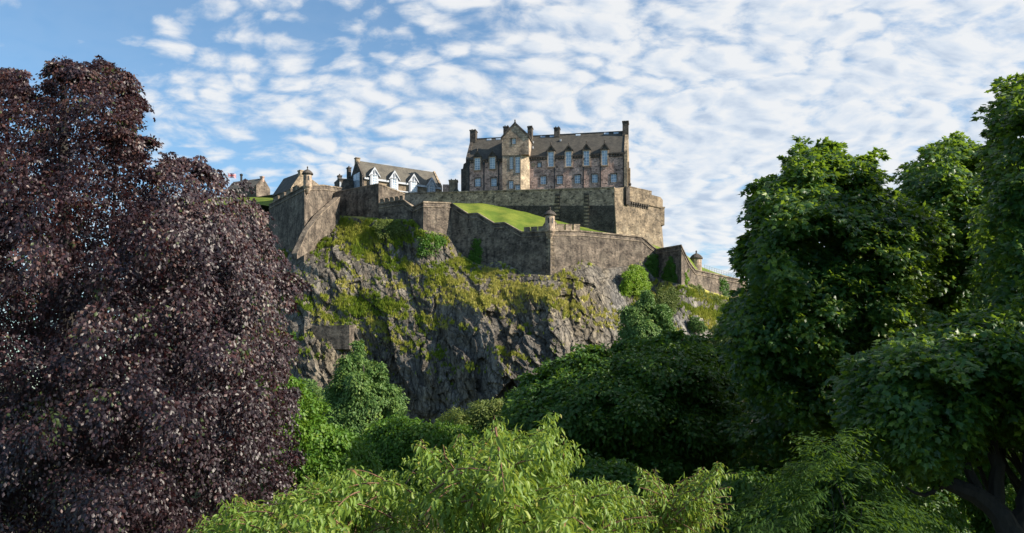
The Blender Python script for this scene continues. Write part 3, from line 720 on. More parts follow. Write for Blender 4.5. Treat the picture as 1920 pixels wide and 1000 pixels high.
build_battery()

def build_lower():
    rows = [(710, 383.5, 420, 219.6), (756, 376.5, 420, 217.5), (774, 390, 424, 216.5), (794, 380.5, 446, 211.0), (846, 382.5, 460, 216.5), (877.5, 403, 508, 214.5), (895, 401.5, 512, 213.4), (926, 420.5, 515, 211.3), (946, 419.2, 515, 209.9), (978, 437, 532, 207.8), (1032, 434, 534, 204.3),
            (1088, 434.6, 530, 209.3), (1152, 440.8, 532, 215.2), (1204, 446.2, 545, 219.8), (1230.5, 468.8, 555, 222.2)]
    pts = path(rows); zd = zdrop(rows)
    root = thing('zigzag_rampart', pts[10] + np.array([0, 1, -10]), 'lower zigzag rampart wall stepping down to a corner sentry turret above the crag', 'wall')
    mb = MB(); moulding(mb, pts, zd, -.01, -1.3, 0, batter=.02); mb.build('wall', M['lower'], root)
    mb = MB(); moulding(mb, pts, 0, .34, -1.45, .20); mb.build('coping', M['coping'], root)
    mb = MB(); moulding(mb, pts, -1.05, -.83, -.2, .17); mb.build('string_course', M['coping'], root)
    merlons(root, pts, 711, 757, 5, .85, .34, .34)
    merlons(root, pts, 981, 1021, 3, .85, .22, .34)
    merlons(root, pts, 1044, 1089, 3, 1.3, .20, .34, mat='coping')
    c = pts[10] + np.array([-.1, .25, .2]); sentry_turret(root, c, 1.15, 3.5)
    # sweeping shoulders either side of the turret
    for s in (-1, 1):
        a, b = (1018, 1025.5) if s < 0 else (1038.5, 1046); q = sub(pts, a, b); h = np.linspace(1.2, 2.6, len(q)) if s < 0 else np.linspace(2.6, 1.3, len(q)); mb = MB(); moulding(mb, q, .33, .33 + h, -.75, .03); mb.build('shoulder', M['coping'], root)
    q = np.array([pts[10] + np.array([-.55, 0.0, 0]), pts[10], pts[10] + np.array([.6, 0.2, 0])]); z = -1.1; k = 0; mb = MB()
    while z > -11.5:
        e_ = .55 if k % 2 else .95; q = np.array([pts[10] + np.array([-e_, .42 * e_, 0]), pts[10], pts[10] + np.array([1.5 - e_, .32, 0])])
        moulding(mb, q, z - .56, z, -.3, .05 + .006 * k); z -= .56; k += 1
    mb.build('quoins', M['battery'], root)
build_lower()

def build_mid():
    rows = [(597, 383, 425, 231), (612, 371, 425, 230.4), (634, 360.5, 425, 229), (672, 353.2, 428, 224.6), (710, 346.2, 428, 220.2), (759, 365, 425, 232.5)]
    pts = path(rows); root = thing('block_rampart', pts[3] + np.array([0, 1, -8]), 'dark rampart block with sunlit right return below the white dormers', 'wall')
    mb = MB(); moulding(mb, pts, zdrop(rows), 0, -1.2, 0); mb.build('wall', M['lower'], root)
    mb = MB(); moulding(mb, pts, .01, .3, -1.3, .12); mb.build('coping', M['coping'], root)
    rows = [(557, 477, 486, 204), (577, 434, 474, 208.5), (600, 404, 450, 214.5), (637, 371, 425, 226)]
    pts = path(rows); root = thing('wing_wall', pts[1] + np.array([0, 1, -5]), 'sunlit sloping wing wall running down the rock below the left bastion', 'wall')
    mb = MB(); moulding(mb, pts, zdrop(rows), 0, -1.4, 0); mb.build('wall', M['lower'], root)
    mb = MB(); moulding(mb, pts, .01, .25, -1.5, .1); mb.build('coping', M['coping'], root)
    rows = [(505, 385, 505, 234.7), (520, 377, 510, 229.5), (571, 349.5, 520, 212.5), (606, 348.5, 510, 223), (640, 353.5, 470, 236)]
    pts = path(rows); root = thing('left_bastion', pts[2] + np.array([0, 2, -16]), 'tall left bastion with shaded left face and a domed sentry turret on its corner', 'bastion')
    root.name = 'turreted_bastion'
    mb = MB(); moulding(mb, pts, zdrop(rows), -.01, -1.4, 0, batter=.04); mb.build('wall', M['lower'], root)
    mb = MB(); moulding(mb, pts, 0, .3, -1.5, .18); mb.build('coping', M['coping'], root)
    mb = MB(); moulding(mb, pts, -1.1, -.85, -.2, .18); mb.build('string_course', M['coping'], root)
    merlons(root, pts, 511, 560, 4, .9, .3, .3)
    sentry_turret(root, pts[2] + np.array([.6, .6, .2]), 1.05, 2.75)
    mb = MB(); q = sub(pts, 581, 597); moulding(mb, q, .31, .31 + np.linspace(1.7, .1, len(q)), -.8, .03); mb.build('shoulder', M['coping'], root)
build_mid()

def build_right():
    rows = [(1230.6, 469.2, 560, 222.0), (1277.5, 461.3, 560, 213.2), (1284, 477, 565, 214.6), (1291, 491, 565, 216.3), (1303, 507.5, 575, 219.4), (1350, 517.6, 590, 228), (1396, 527.5, 605, 236.3), (1414, 553.5, 610, 239.5), (1445, 575, 620, 246), (1500, 590, 640, 258)]
    pts = path(rows); root = thing('descending_rampart', pts[4] + np.array([0, 1, -8]), 'ivy-hung rampart wall running down to the right behind the maples', 'wall')
    mb = MB(); moulding(mb, pts, zdrop(rows), -.01, -1.2, 0, batter=.02); mb.build('wall', M['lower'], root)
    mb = MB(); moulding(mb, pts, 0, .32, -1.35, .2); mb.build('coping', M['coping'], root)
    mb = MB(); moulding(mb, pts, -1.0, -.8, -.2, .16); mb.build('string_course', M['coping'], root)
    root = thing('domed_turret', P(1305.5, 512, 228), 'small round turret with dark domed cap standing on the green bank', 'turret')
    c = np.array(root.location); r = 1.45; h = P(0, 486.5, 228)[2] - c[2]
    mb = MB(); mb.lathe(c, [(r, -2), (r, h)], 20); mb.build('shaft', M['tower'], root)
    mb = MB(); mb.lathe(c + np.array([0, 0, h]), [(r, -.01), (r * 1.2, .08), (r * 1.22, .28), (r * 1.08, .62), (r * .82, 1.05), (r * .45, 1.42), (r * .14, 1.6), (r * .13, 1.95), (r * .18, 2.1), (r * .03, 2.4)], 20); mb.build('dome', M['dressed'], root)
    A = [P(x, y, Y) for x, y, Y in ((1321, 507, 231), (1338, 512.5, 235), (1356, 518, 239.5), (1380, 525, 245))]
    root = thing('railing', A[1], 'thin pale metal railing along the bank right of the domed turret', 'railing')
    A = np.array(A)
    for k in range(14):
        q = along(A, k / 13); mb = MB(); mb.tube([q - np.array([0, 0, .6]), q + np.array([0, 0, 1.5])], [.045, .045], 5); mb.build('post', M['rail'], root)
    for z in (1.45, .85):
        mb = MB(); mb.tube([q + np.array([0, 0, z]) for q in A], [.04] * 4, 5); mb.build('rail', M['rail'], root)
    rows = [(584, 611.5, 655, 198.8), (655, 609.5, 655, 197.2), (669, 611, 645, 201)]
    pts = path(rows); root = thing('ledge_wall', pts[0] + np.array([1, 1, -3]), 'short dark retaining wall with grassy top on the left of the crag', 'wall')
    mb = MB(); moulding(mb, pts, zdrop(rows), 0, -2.5, 0); mb.build('wall', M['lower'], root)
build_right()

# lawn between the ramparts, green bank on the right, courtyard
def sheet(name, lo, hi, mat, n=60, m=14, bump=.25, seed=3):
    lo, hi = np.array(lo), np.array(hi)
    V = np.zeros((m, n, 3))
    for j in range(n):
        a, b = along(lo, j / (n - 1)), along(hi, j / (n - 1))
        for i in range(m): V[i, j] = a + (b - a) * i / (m - 1)
    V[..., 2] += (fbm(V * .22, 3, seed) - .5) * bump * 2
    mb = MB(); me = bpy.data.meshes.new(name); idx = np.arange(m * n).reshape(m, n)
    Fq = np.stack([idx[:-1, :-1], idx[:-1, 1:], idx[1:, 1:], idx[1:, :-1]], -1).reshape(-1, 4)
    me.from_pydata(V.reshape(-1, 3).tolist(), [], Fq.tolist()); me.polygons.foreach_set('use_smooth', [True] * len(me.polygons)); me.update()
    return link_mesh(name, me, mat, None)

lo = [P(*q) for q in ((800, 386, 215), (850, 388, 218), (878, 407, 216.2), (895, 406, 215), (926, 424.5, 213), (946, 423.5, 211.6), (978, 441, 209.6), (1032, 438, 206.3), (1088, 438, 211), (1152, 445, 217), (1204, 450, 221.5), (1231, 473, 223.5))]
hi = [P(*q) for q in ((800, 381.5, upper_y(800) - .05), (860, 380.5, upper_y(860) - .05), (905, 382, upper_y(905) - .05), (945, 388, upper_y(945) - .05), (985, 398, upper_y(985) - .05), (1030, 410, upper_y(1030) - .05), (1085, 424.5, upper_y(1085) - .05), (1152, 440, 225.5), (1200, 452, 232), (1245, 466, 239))]
tag(sheet('grass_bank', lo, hi, M['lawn'], 90, 16), kind='structure')
lo = [P(*q) for q in ((1231, 474, 224), (1277, 466, 215.5), (1286, 480, 217.5), (1303, 511, 221.5), (1350, 521, 230), (1396, 531, 238), (1420, 557, 242), (1500, 595, 260))]
hi = [P(*q) for q in ((1240, 466, 238), (1284, 476, 226), (1296, 486, 229), (1315, 500, 234), (1345, 512, 243), (1385, 524, 252), (1425, 545, 258), (1500, 585, 275))]
tag(sheet('green_bank', lo, hi, M['lawn'], 60, 10), kind='structure')
lo = [P(*q) for q in ((300, 386, 252), (380, 385, 248), (470, 383, 244), (508, 386, 236), (520, 380, 231))]
hi = [P(*q) for q in ((300, 371, 264), (380, 371, 262), (470, 370, 259), (510, 371, 252), (530, 372, 246))]
tag(sheet('upper_lawn', lo, hi, M['lawn'], 30, 16), kind='structure')
mb = MB(); zt = 63.0
mb.prism([np.array([x, y, zt - 30]) for x, y in ((-60, 226), (-44, 231), (-33, 243.5), (26, 229), (38, 240), (40, 275), (-60, 290))], (0, 0, 30)); tag(mb.build('courtyard', M['floor']), kind='structure')
mb = MB(); mb.prism([np.array([x, y, 50]) for x, y in ((-115, 266), (-84, 262.5), (-70, 254), (-62, 250), (-62, 295), (-115, 295))], (0, 0, 20.6)); tag(mb.build('back_yard', M['floor']), kind='structure')
# ------------------------------------------------------------------ crag and ground
CTRL = np.array([
 (260,398,254),(340,398,250),(420,398,246),(490,398,241),(300,520,240),(300,860,215),(420,480,234),(420,860,205),(505,475,228),(571,480,212),(606,470,215),(545,520,209),(520,600,203),(520,760,195),
 (600,480,211),(637,409,226.5),(700,411,219.5),(770,411,215.5),(794,432,210),(838,443,214.5),(870,487,212.5),(902,501,211),(940,492,208.8),(980,515,206.5),(1032,519,203),
 (1080,505,206.5),(1129,509,210),(1202,495,217.5),(1228,525,219.5),(1280,536,212),(1327,550,221.5),(1380,565,232),(1440,585,243),(1500,610,254),(1700,680,262),
 (620,470,212),(700,470,213),(765,480,211),(660,530,206),(780,540,205),(600,560,204),(600,598,201.5),(620,604,200.5),(690,620,200),(560,640,198),(590,690,195),(560,770,192),(690,690,198.5),(800,600,199),(820,560,202),(860,540,203),(900,560,198),(900,600,195),
 (1000,545,198),(1000,600,192),(1100,550,199),(1060,640,186),(1150,620,197),(1000,700,181.5),(900,700,187),(800,700,193.5),(750,790,194),(850,800,188),(950,790,182),(1100,700,186),(1140,530,208),(1180,570,208),(1160,650,196),(1250,580,208),(1300,610,209),(1250,660,200),(1340,640,213),(1300,730,198),(1420,650,224),(1500,760,214),(1200,860,186),(1000,860,177),(700,860,190)], float)
TOP = np.array([(250,394),(420,393),(497,392),(513,460),(560,455),(600,425),(637,398),(700,402),(774,405),(794,424),(838,433),(870,475),(902,490),(940,482),(980,504),(1032,510),(1092,474),(1129,500),(1180,492),(1202,484),(1228,514),(1280,526),(1327,540),(1380,552),(1440,572),(1500,600),(1700,660)], float)

def tps(ctrl, q, smooth=.5):
    S = 100.0; c = ctrl[:, :2] / S; z = ctrl[:, 2]; n = len(c)
    def K(a, b): r2 = ((a[:, None] - b[None]) ** 2).sum(-1); return np.where(r2 > 0, .5 * r2 * np.log(r2 + 1e-12), 0)
    A = np.zeros((n + 3, n + 3)); A[:n, :n] = K(c, c) + smooth * np.eye(n) * .05; A[:n, n] = 1; A[:n, n + 1:] = c; A[n, :n] = 1; A[n + 1:, :n] = c.T
    w = np.linalg.solve(A, np.concatenate([z, [0, 0, 0]])); out = np.zeros(len(q))
    for i in range(0, len(q), 20000):
        p = q[i:i + 20000] / S; out[i:i + 20000] = K(p, c) @ w[:n] + w[n] + p @ w[n + 1:]
    return out

def blob(px, py, cx, cy, rx, ry): return np.exp(-(((px - cx) / rx) ** 2 + ((py - cy) / ry) ** 2))

def build_crag():
    rng = np.random.default_rng(5)
    xs = np.concatenate([np.linspace(250, 500, 90, endpoint=False), np.linspace(500, 1420, 640, endpoint=False), np.linspace(1420, 1700, 60)])
    nv = 300; top = np.interp(xs, TOP[:, 0], TOP[:, 1]); vv = np.linspace(0, 1, nv)
    px = np.repeat(xs[None], nv, 0); py = top[None] + vv[:, None] * (880 - top)[None]
    Y = tps(CTRL, np.stack([px.ravel(), py.ravel()], 1)).reshape(px.shape)
    below = py - (top[None] + 9)
    Y = Y + np.where(below < 0, -below * .45, 0)
    X = (px - 960) * 210 / F; Z = (YH - py) * 210 / F
    # craggy relief: coarse buttresses, slanting joints, small plates
    fade = np.clip(below / 26, 0.06, 1); 
    steep = np.clip(blob(px, py, 880, 690, 230, 130) * 1.25 + blob(px, py, 1080, 600, 120, 110) + blob(px, py, 610, 690, 80, 70), .52, 1)
    smoothr = np.clip(blob(px, py, 1160, 570, 22, 60) + blob(px, py, 1300, 610, 60, 70), 0, 1)      # smooth grey slab
    a = R(20); s = X * math.cos(a) + Z * math.sin(a); t = -X * math.sin(a) + Z * math.cos(a)
    wx = (fbm(np.stack([X * .12, Z * .12, Z * 0], -1), 3, 9) - .5) * 3.2; wz = (fbm(np.stack([X * .12, Z * .12, Z * 0 + 5], -1), 3, 19) - .5) * 3.2
    s, t = s + wx, t + wz
    f0 = facets(s / 9.0, t / 22.0, 21); f1 = facets(s / 3.6, t / 9.0, 31); f2 = facets(s / 1.5, t / 3.2, 41); f3 = facets((s + t * .2) / .75, t / 1.2, 51)
    n0 = ridged(np.stack([s * .07, t * .03, s * 0], -1), 3, 3) - .5; n1 = fbm(np.stack([X * .5, Z * .35, X * 0], -1), 4, 7) - .5
    rel = 4.0 * f0 + 1.3 * n0 + 2.4 * f1 + 1.05 * f2 + .40 * f3 + .8 * n1
    # ledges
    lz = (Z + .22 * X + 9 * (fbm(np.stack([X * .05, Z * .05, Z * 0], -1), 3, 77) - .5)) / 5.5; fr_ = lz - np.floor(lz); led = np.where(fr_ < .75, fr_ / .75, (1 - fr_) / .25)
    rel = rel - 2.3 * led * np.clip(1.15 - steep, 0, 1)
    Y = Y - .85 * rel * fade * steep * (1 - .86 * smoothr) - smoothr * (0.7 * n1 + .25 * f2)
    V = np.stack([(px - 960) * Y / F, Y, CAMZ + (YH - py) * Y / F], -1)
    du = np.gradient(V, axis=1); dv = np.gradient(V, axis=0); N = np.cross(dv, du); N /= np.linalg.norm(N, axis=-1, keepdims=True) + 1e-9
    N *= np.sign(-N[..., 1:2] + 1e-9) * 1.0
    # colours
    q3 = np.stack([X * .3, Z * .3, X * 0], -1); c1 = fbm(q3, 5, 61); c2 = fbm(np.stack([s * .35, t * .06, X * 0], -1), 5, 71); c3 = fbm(q3 * 6, 3, 81); c4 = fbm(np.stack([X * .13 + Z * .05, Z * .42 + X * .08, X * 0], -1), 5, 65)
    C = np.array([.158, .144, .128])[None, None] * (0.5 + 1.0 * c2[..., None])
    brown = np.clip((c1 - .47) * 5, 0, 1)[..., None]; C = C * (1 - .65 * brown) + np.array([.165, .138, .102]) * .65 * brown
    tanr = np.clip(blob(px, py, 990, 562, 180, 30) + .35 * blob(px, py, 1100, 620, 60, 60) + .8 * blob(px, py, 630, 670, 40, 50), 0, 1)[..., None]
    C = C * (1 - .75 * tanr) + np.array([.175, .145, .100]) * (0.6 + .8 * c3[..., None]) * .75 * tanr
    C = C * (1 - smoothr[..., None] * .9) + np.array([.175, .17, .168]) * (0.55 + .9 * c2[..., None]) * smoothr[..., None] * .9
    crack = np.clip((.36 - c3) * 5, 0, 1)[..., None]; C = C * (1 - .45 * crack)
    # grass: on shelves and on the upper slope
    up = N[..., 2]
    gz = np.clip(.80 * blob(px, py, 700, 450, 150, 70) + .85 * blob(px, py, 640, 575, 120, 30) + .9 * blob(px, py, 900, 505, 120, 28) + .6 * blob(px, py, 760, 560, 100, 40) + .8 * blob(px, py, 1240, 560, 60, 45) + 1.2 * blob(px, py, 1350, 580, 60, 40) + .55 * blob(px, py, 1000, 555, 170, 30) + .9 * blob(px, py, 640, 650, 60, 14) + .10, 0, 1.1)
    gm = np.clip((up * 1.25 + (c4 - .5) * 2.8 + (c3 - .5) * 2.6 + gz * 1.05 - 1.53) * 3.6, 0, 1) * (1 - .9 * smoothr * (blob(px, py, 1165, 540, 26, 50) > .4))
    gm[py > 705] *= .25
    dry = np.clip(blob(px, py, 1000, 560, 220, 45) * 1.1 + (fbm(q3 * .7, 3, 91) - .45) * 2.2 + .18, 0, 1)[..., None]
    G = np.array([.15, .195, .026]) * (1 - dry) + np.array([.42, .37, .11]) * dry; G = G * (0.55 + .9 * c3[..., None])
    C = C * (1 - gm[..., None]) + G * gm[..., None]
    ny, nx = px.shape; idx = np.arange(ny * nx).reshape(ny, nx)
    Fq = np.stack([idx[:-1, :-1], idx[1:, :-1], idx[1:, 1:], idx[:-1, 1:]], -1).reshape(-1, 4)
    me = mesh_np('crag', V.reshape(-1, 3), Fq)
    at = me.attributes.new('rock_col', 'FLOAT_COLOR', 'POINT'); at.data.foreach_set('color', np.concatenate([C.reshape(-1, 3), np.ones((ny * nx, 1))], 1).astype(np.float32).ravel())
    ab = me.attributes.new('bare', 'FLOAT', 'POINT'); ab.data.foreach_set('value', (1 - gm).ravel().astype(np.float32))
    m, g, b = new_mat('crag_rock'); an = g.n('ShaderNodeAttribute', attribute_name='rock_col'); tc = g.n('ShaderNodeTexCoord'); o = tc.outputs['Object']
    mp = g.n('ShaderNodeMapping'); g.put(mp.inputs[0], o); mp.inputs['Rotation'].default_value = (0, R(18), 0); mp.inputs['Scale'].default_value = (1, 1, .35)
    nz = g.noise(mp.outputs[0], 1.5, 6, .7); nf = g.noise(o, 3.5, 4, .7)
    col = g.mix(1.0, an.outputs['Color'], g.ramp(nz, [(0.3, (0.50, 0.50, 0.52)), (0.7, (1.5, 1.47, 1.4))]), 'MULTIPLY')
    # joints: long slanting fissures splitting the rock into slabs
    wn = g.n('ShaderNodeTexNoise'); g.put(wn.inputs['Vector'], o); wn.inputs['Scale'].default_value = .35; wn.inputs['Detail'].default_value = 4
    w = g.vmath('SCALE', g.vmath('SUBTRACT', wn.outputs['Color'], (.5, .5, .5))); w.node.inputs[3].default_value = 2.2
    m2 = g.n('ShaderNodeMapping'); g.put(m2.inputs[0], g.vmath('ADD', o, w)); m2.inputs['Rotation'].default_value = (0, R(20), 0); m2.inputs['Scale'].default_value = (.40, .28, .075)
    def joints(k):
        v = g.n('ShaderNodeTexVoronoi', feature='DISTANCE_TO_EDGE'); g.put(v.inputs['Vector'], m2.outputs[0]); v.inputs['Scale'].default_value = k
        return g.smooth(v.outputs['Distance'], .0, .045)
    v3 = g.n('ShaderNodeTexVoronoi'); g.put(v3.inputs['Vector'], m2.outputs[0]); v3.inputs['Scale'].default_value = 2.3
    jn = g.math('MULTIPLY', joints(1.0), g.math('ADD', g.math('MULTIPLY', joints(2.3), .6), .4))
    rockness = g.n('ShaderNodeAttribute', attribute_name='bare').outputs['Fac']
    jf = g.math('MULTIPLY', g.math('SUBTRACT', 1.0, jn), rockness)
    sepc = g.n('ShaderNodeSeparateColor'); g.put(sepc.inputs[0], v3.outputs['Color'])
    slab = g.mix(rockness, (1, 1, 1, 1), g.ramp(sepc.outputs[0], [(0, (.62, .62, .64)), (1, (1.38, 1.35, 1.3))]))
    col = g.mix(1.0, col, slab, 'MULTIPLY'); col = g.mix(g.math('MULTIPLY', jf, .6), col, (.022, .021, .02, 1))
    g.put(b.inputs['Base Color'], col); b.inputs['Roughness'].default_value = .9; b.inputs['Specular IOR Level'].default_value = .2
    bm = g.n('ShaderNodeBump'); bm.inputs['Strength'].default_value = .8; bm.inputs['Distance'].default_value = .5
    g.put(bm.inputs['Height'], g.math('ADD', g.math('ADD', nz, g.math('MULTIPLY', nf, .5)), g.math('MULTIPLY', jf, -1.2))); g.put(b.inputs['Normal'], bm.outputs[0])
    tag(link_mesh('crag', me, m, None), kind='structure')
    # grass tufts growing on the shelves
    p = (gm * np.linalg.norm(np.cross(dv, du), axis=-1))[:, :].ravel(); vis = ((px > 500) & (px < 1430) & (below > 3)).ravel(); p = p * vis; p /= p.sum()
    n = 30000; k = rng.choice(len(p), n, p=p); B = V.reshape(-1, 3)[k] + rng.normal(0, .12, (n, 3)); dr = dry.ravel()[k]
    tuft_mesh('tussock_grass', B, rng, dr)

def mesh_np(name, V, Fq, smooth=False):
    me = bpy.data.meshes.new(name); Fq = np.asarray(Fq, np.int32); k = Fq.shape[1]
    me.vertices.add(len(V)); me.vertices.foreach_set('co', np.asarray(V, np.float32).ravel())
    me.loops.add(Fq.size); me.loops.foreach_set('vertex_index', Fq.ravel())
    me.polygons.add(len(Fq)); me.polygons.foreach_set('loop_start', np.arange(0, Fq.size, k, dtype=np.int32)); me.polygons.foreach_set('loop_total', np.full(len(Fq), k, np.int32))
    if smooth: me.polygons.foreach_set('use_smooth', np.ones(len(Fq), bool))
    me.update(calc_edges=True); return me

def tuft_mesh(name, B, rng, dr):
    n = len(B); nb = 4; Bk = np.repeat(B, nb, 0); an = rng.uniform(0, 2 * math.pi, n * nb); h = rng.uniform(.35, .85, n * nb); lean = rng.uniform(.1, .5, n * nb)
    d = np.stack([np.cos(an), np.sin(an), 0 * an], 1); sd = np.stack([-np.sin(an), np.cos(an), 0 * an], 1); w = rng.uniform(.07, .15, n * nb)[:, None]
    base = Bk + d * .1 - np.array([0, 0, .1]); tip = base + d * (h * lean)[:, None] + np.array([0, 0, 1.0]) * h[:, None]
    V = np.stack([base - sd * w, base + sd * w, tip], 1).reshape(-1, 3)
    me = mesh_np(name, V, np.arange(len(V)).reshape(-1, 3))
    at = me.attributes.new('tint', 'FLOAT', 'FACE'); at.data.foreach_set('value', np.clip(np.repeat(dr, nb) * .8 + rng.uniform(-.1, .3, n * nb), 0, 1).astype(np.float32))
    m = leaf_mat('tussock', [(0, (.10, .17, .018)), (.5, (.25, .28, .035)), (1, (.44, .39, .11))], .25, (.3, .3, .06), .8, .1)
    o = link_mesh(name, me, m, None); tag(o, 'rough tussock grass on the ledges of the crag', 'grass', None, 'stuff')
build_crag()

def build_ground():
    n = 81; xs = np.linspace(-1, 1, n); xs = np.sign(xs) * np.abs(xs) ** 2.4 * 2500; X, Yg = np.meshgrid(xs, xs + 60)
    r = np.clip((34 - np.hypot(X, Yg)) / 30, 0, 1); Zg = 8.0 * r * r * (3 - 2 * r) + (fbm(np.stack([X * .03, Yg * .03, X * 0], -1), 3, 4) - .5) * 1.2
    idx = np.arange(n * n).reshape(n, n); Fq = np.stack([idx[:-1, :-1], idx[:-1, 1:], idx[1:, 1:], idx[1:, :-1]], -1).reshape(-1, 4)
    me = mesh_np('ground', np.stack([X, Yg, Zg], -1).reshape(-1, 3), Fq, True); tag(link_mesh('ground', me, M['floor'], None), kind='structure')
build_ground()
def ground_z(x, y):
    r = min(max((34 - math.hypot(x, y)) / 30, 0), 1); return 8.0 * r * r * (3 - 2 * r) - .3
# ------------------------------------------------------------------ foliage
def nrm(a): return a / (np.linalg.norm(a, axis=-1, keepdims=True) + 1e-9)
UP = np.array([0, 0, 1.0])

# leaf outlines: (along, across, lift)
def _tpl_diamond(): return np.array([(0, 0, 0), (.45, .5, -.10), (1, 0, -.06), (.45, -.5, -.10)]), [(0, 2, 1), (0, 3, 2)]
def _tpl_oval(): return np.array([(0, 0, 0), (.3, .45, .10), (.72, .40, .05), (1, 0, -.10), (.72, -.40, .05), (.3, -.45, .10)]), [(0, 2, 1), (0, 3, 2), (0, 4, 3), (0, 5, 4)]
def _tpl_maple():
    o = [(0, .04), (-.02, .42), (.22, .36), (.42, .62), (.58, .26), (1, 0), (.58, -.26), (.42, -.62), (.22, -.36), (-.02, -.42)]
    v = [(.25, 0, .05)] + [(a, b, -.16 * abs(b) - .12 * max(0, a - .5)) for a, b in o]
    return np.array(v), [(0, 1 + (k + 1) % 10, 1 + k) for k in range(10)]
def _tpl_lance():
    v = [(0, 0, 0), (.22, .36, .10), (.22, 0, .0), (.22, -.36, .10), (.6, .42, .0), (.6, 0, -.10), (.6, -.42, .0), (1.05, 0, -.38)]
    return np.array(v), [(0, 2, 1), (0, 3, 2), (1, 2, 5), (1, 5, 4), (2, 3, 6), (2, 6, 5), (4, 5, 7), (5, 6, 7)]
TPL = dict(diamond=_tpl_diamond(), oval=_tpl_oval(), maple=_tpl_maple(), lance=_tpl_lance())

def leaves(name, c, d, n, length, width, tint, tpl, mat, parent):
    """one mesh of leaves: positions c, growth direction d, surface normal n"""
    tv, tf = TPL[tpl]; d = nrm(d); n = nrm(n - (n * d).sum(-1, keepdims=True) * d); s = np.cross(n, d)
    L = np.broadcast_to(length, (len(c),))[:, None, None]; W = np.broadcast_to(width, (len(c),))[:, None, None]
    V = c[:, None] + L * tv[None, :, 0:1] * d[:, None] + W * tv[None, :, 1:2] * s[:, None] + L * tv[None, :, 2:3] * n[:, None]
    k = tv.shape[0]; Fq = (np.array(tf)[None] + (np.arange(len(c)) * k)[:, None, None]).reshape(-1, 3)
    o0 = root_loc(parent); me = mesh_np(name, V.reshape(-1, 3) - o0, Fq)
    at = me.attributes.new('tint', 'FLOAT', 'FACE'); at.data.foreach_set('value', np.repeat(np.clip(tint, 0, 1), len(tf)).astype(np.float32))
    return link_mesh(name, me, mat, parent)

def spray(rng, pos, out, size, nl, upb=.55, droop=.35, thick=.12, ldroop=.4, nj=.5, flat=.8):
    """flat sprays of leaves: every bough a drooping disc facing up and outwards"""
    m = len(pos); sn = nrm(nrm(out) * (1 - upb) + UP * upb + rng.normal(0, .18, (m, 3)))
    t1 = nrm(out - (out * sn).sum(-1, keepdims=True) * sn + 1e-4); t2 = np.cross(sn, t1)
    k = np.repeat(np.arange(m), nl); N = len(k); r = np.sqrt(rng.random(N)); th = rng.uniform(0, 2 * math.pi, N)
    sz = np.broadcast_to(size, (m,))[k][:, None]; cx, sy = (r * np.cos(th))[:, None], (r * np.sin(th))[:, None]
    c = pos[k] + sz * (t1[k] * cx + t2[k] * sy * flat) - UP * (droop * sz * (r * r)[:, None]) + sn[k] * rng.normal(0, thick, N)[:, None] * sz
    d = nrm(t1[k] * (cx + .45) + t2[k] * sy - UP * ldroop + rng.normal(0, .35, (N, 3)))
    n = nrm(sn[k] + rng.normal(0, nj, (N, 3)))
    return c, d, n, k

def in_poly(q, poly):
    x, y = q[:, 0], q[:, 1]; r = np.zeros(len(q), bool); n = len(poly)
    for i in range(n):
        (x1, y1), (x2, y2) = poly[i], poly[(i + 1) % n]
        if y1 == y2: continue
        c = ((y1 > y) != (y2 > y)) & (x < (x2 - x1) * (y - y1) / (y2 - y1) + x1); r ^= c
    return r
def edge_dist(q, poly):
    best = np.full(len(q), 1e9); n = len(poly)
    for i in range(n):
        a, b = np.array(poly[i], float), np.array(poly[(i + 1) % n], float); ab = b - a
        t = np.clip(((q - a) @ ab) / (ab @ ab + 1e-9), 0, 1); best = np.minimum(best, np.linalg.norm(q - a - t[:, None] * ab, axis=1))
    return best

def bulge2(q, seed):
    """rounded leafy swellings: 1 on top of each, 0 in the creases between"""
    ix, iy = np.floor(q[:, 0]).astype(np.int64), np.floor(q[:, 1]).astype(np.int64); z = np.zeros_like(ix); best = np.full(len(q), 9.0)
    for dx in (-1, 0, 1):
        for dy in (-1, 0, 1):
            cx, cy = ix + dx, iy + dy; rr = .8 + .5 * _h(cx, cy, z + 7, seed)
            d = np.hypot(q[:, 0] - cx - _h(cx, cy, z, seed), (q[:, 1] - cy - _h(cx, cy, z + 1, seed)) * 1.15) / rr; best = np.minimum(best, d)
    return np.sqrt(np.clip(1 - (best / .85) ** 2, 0, 1))

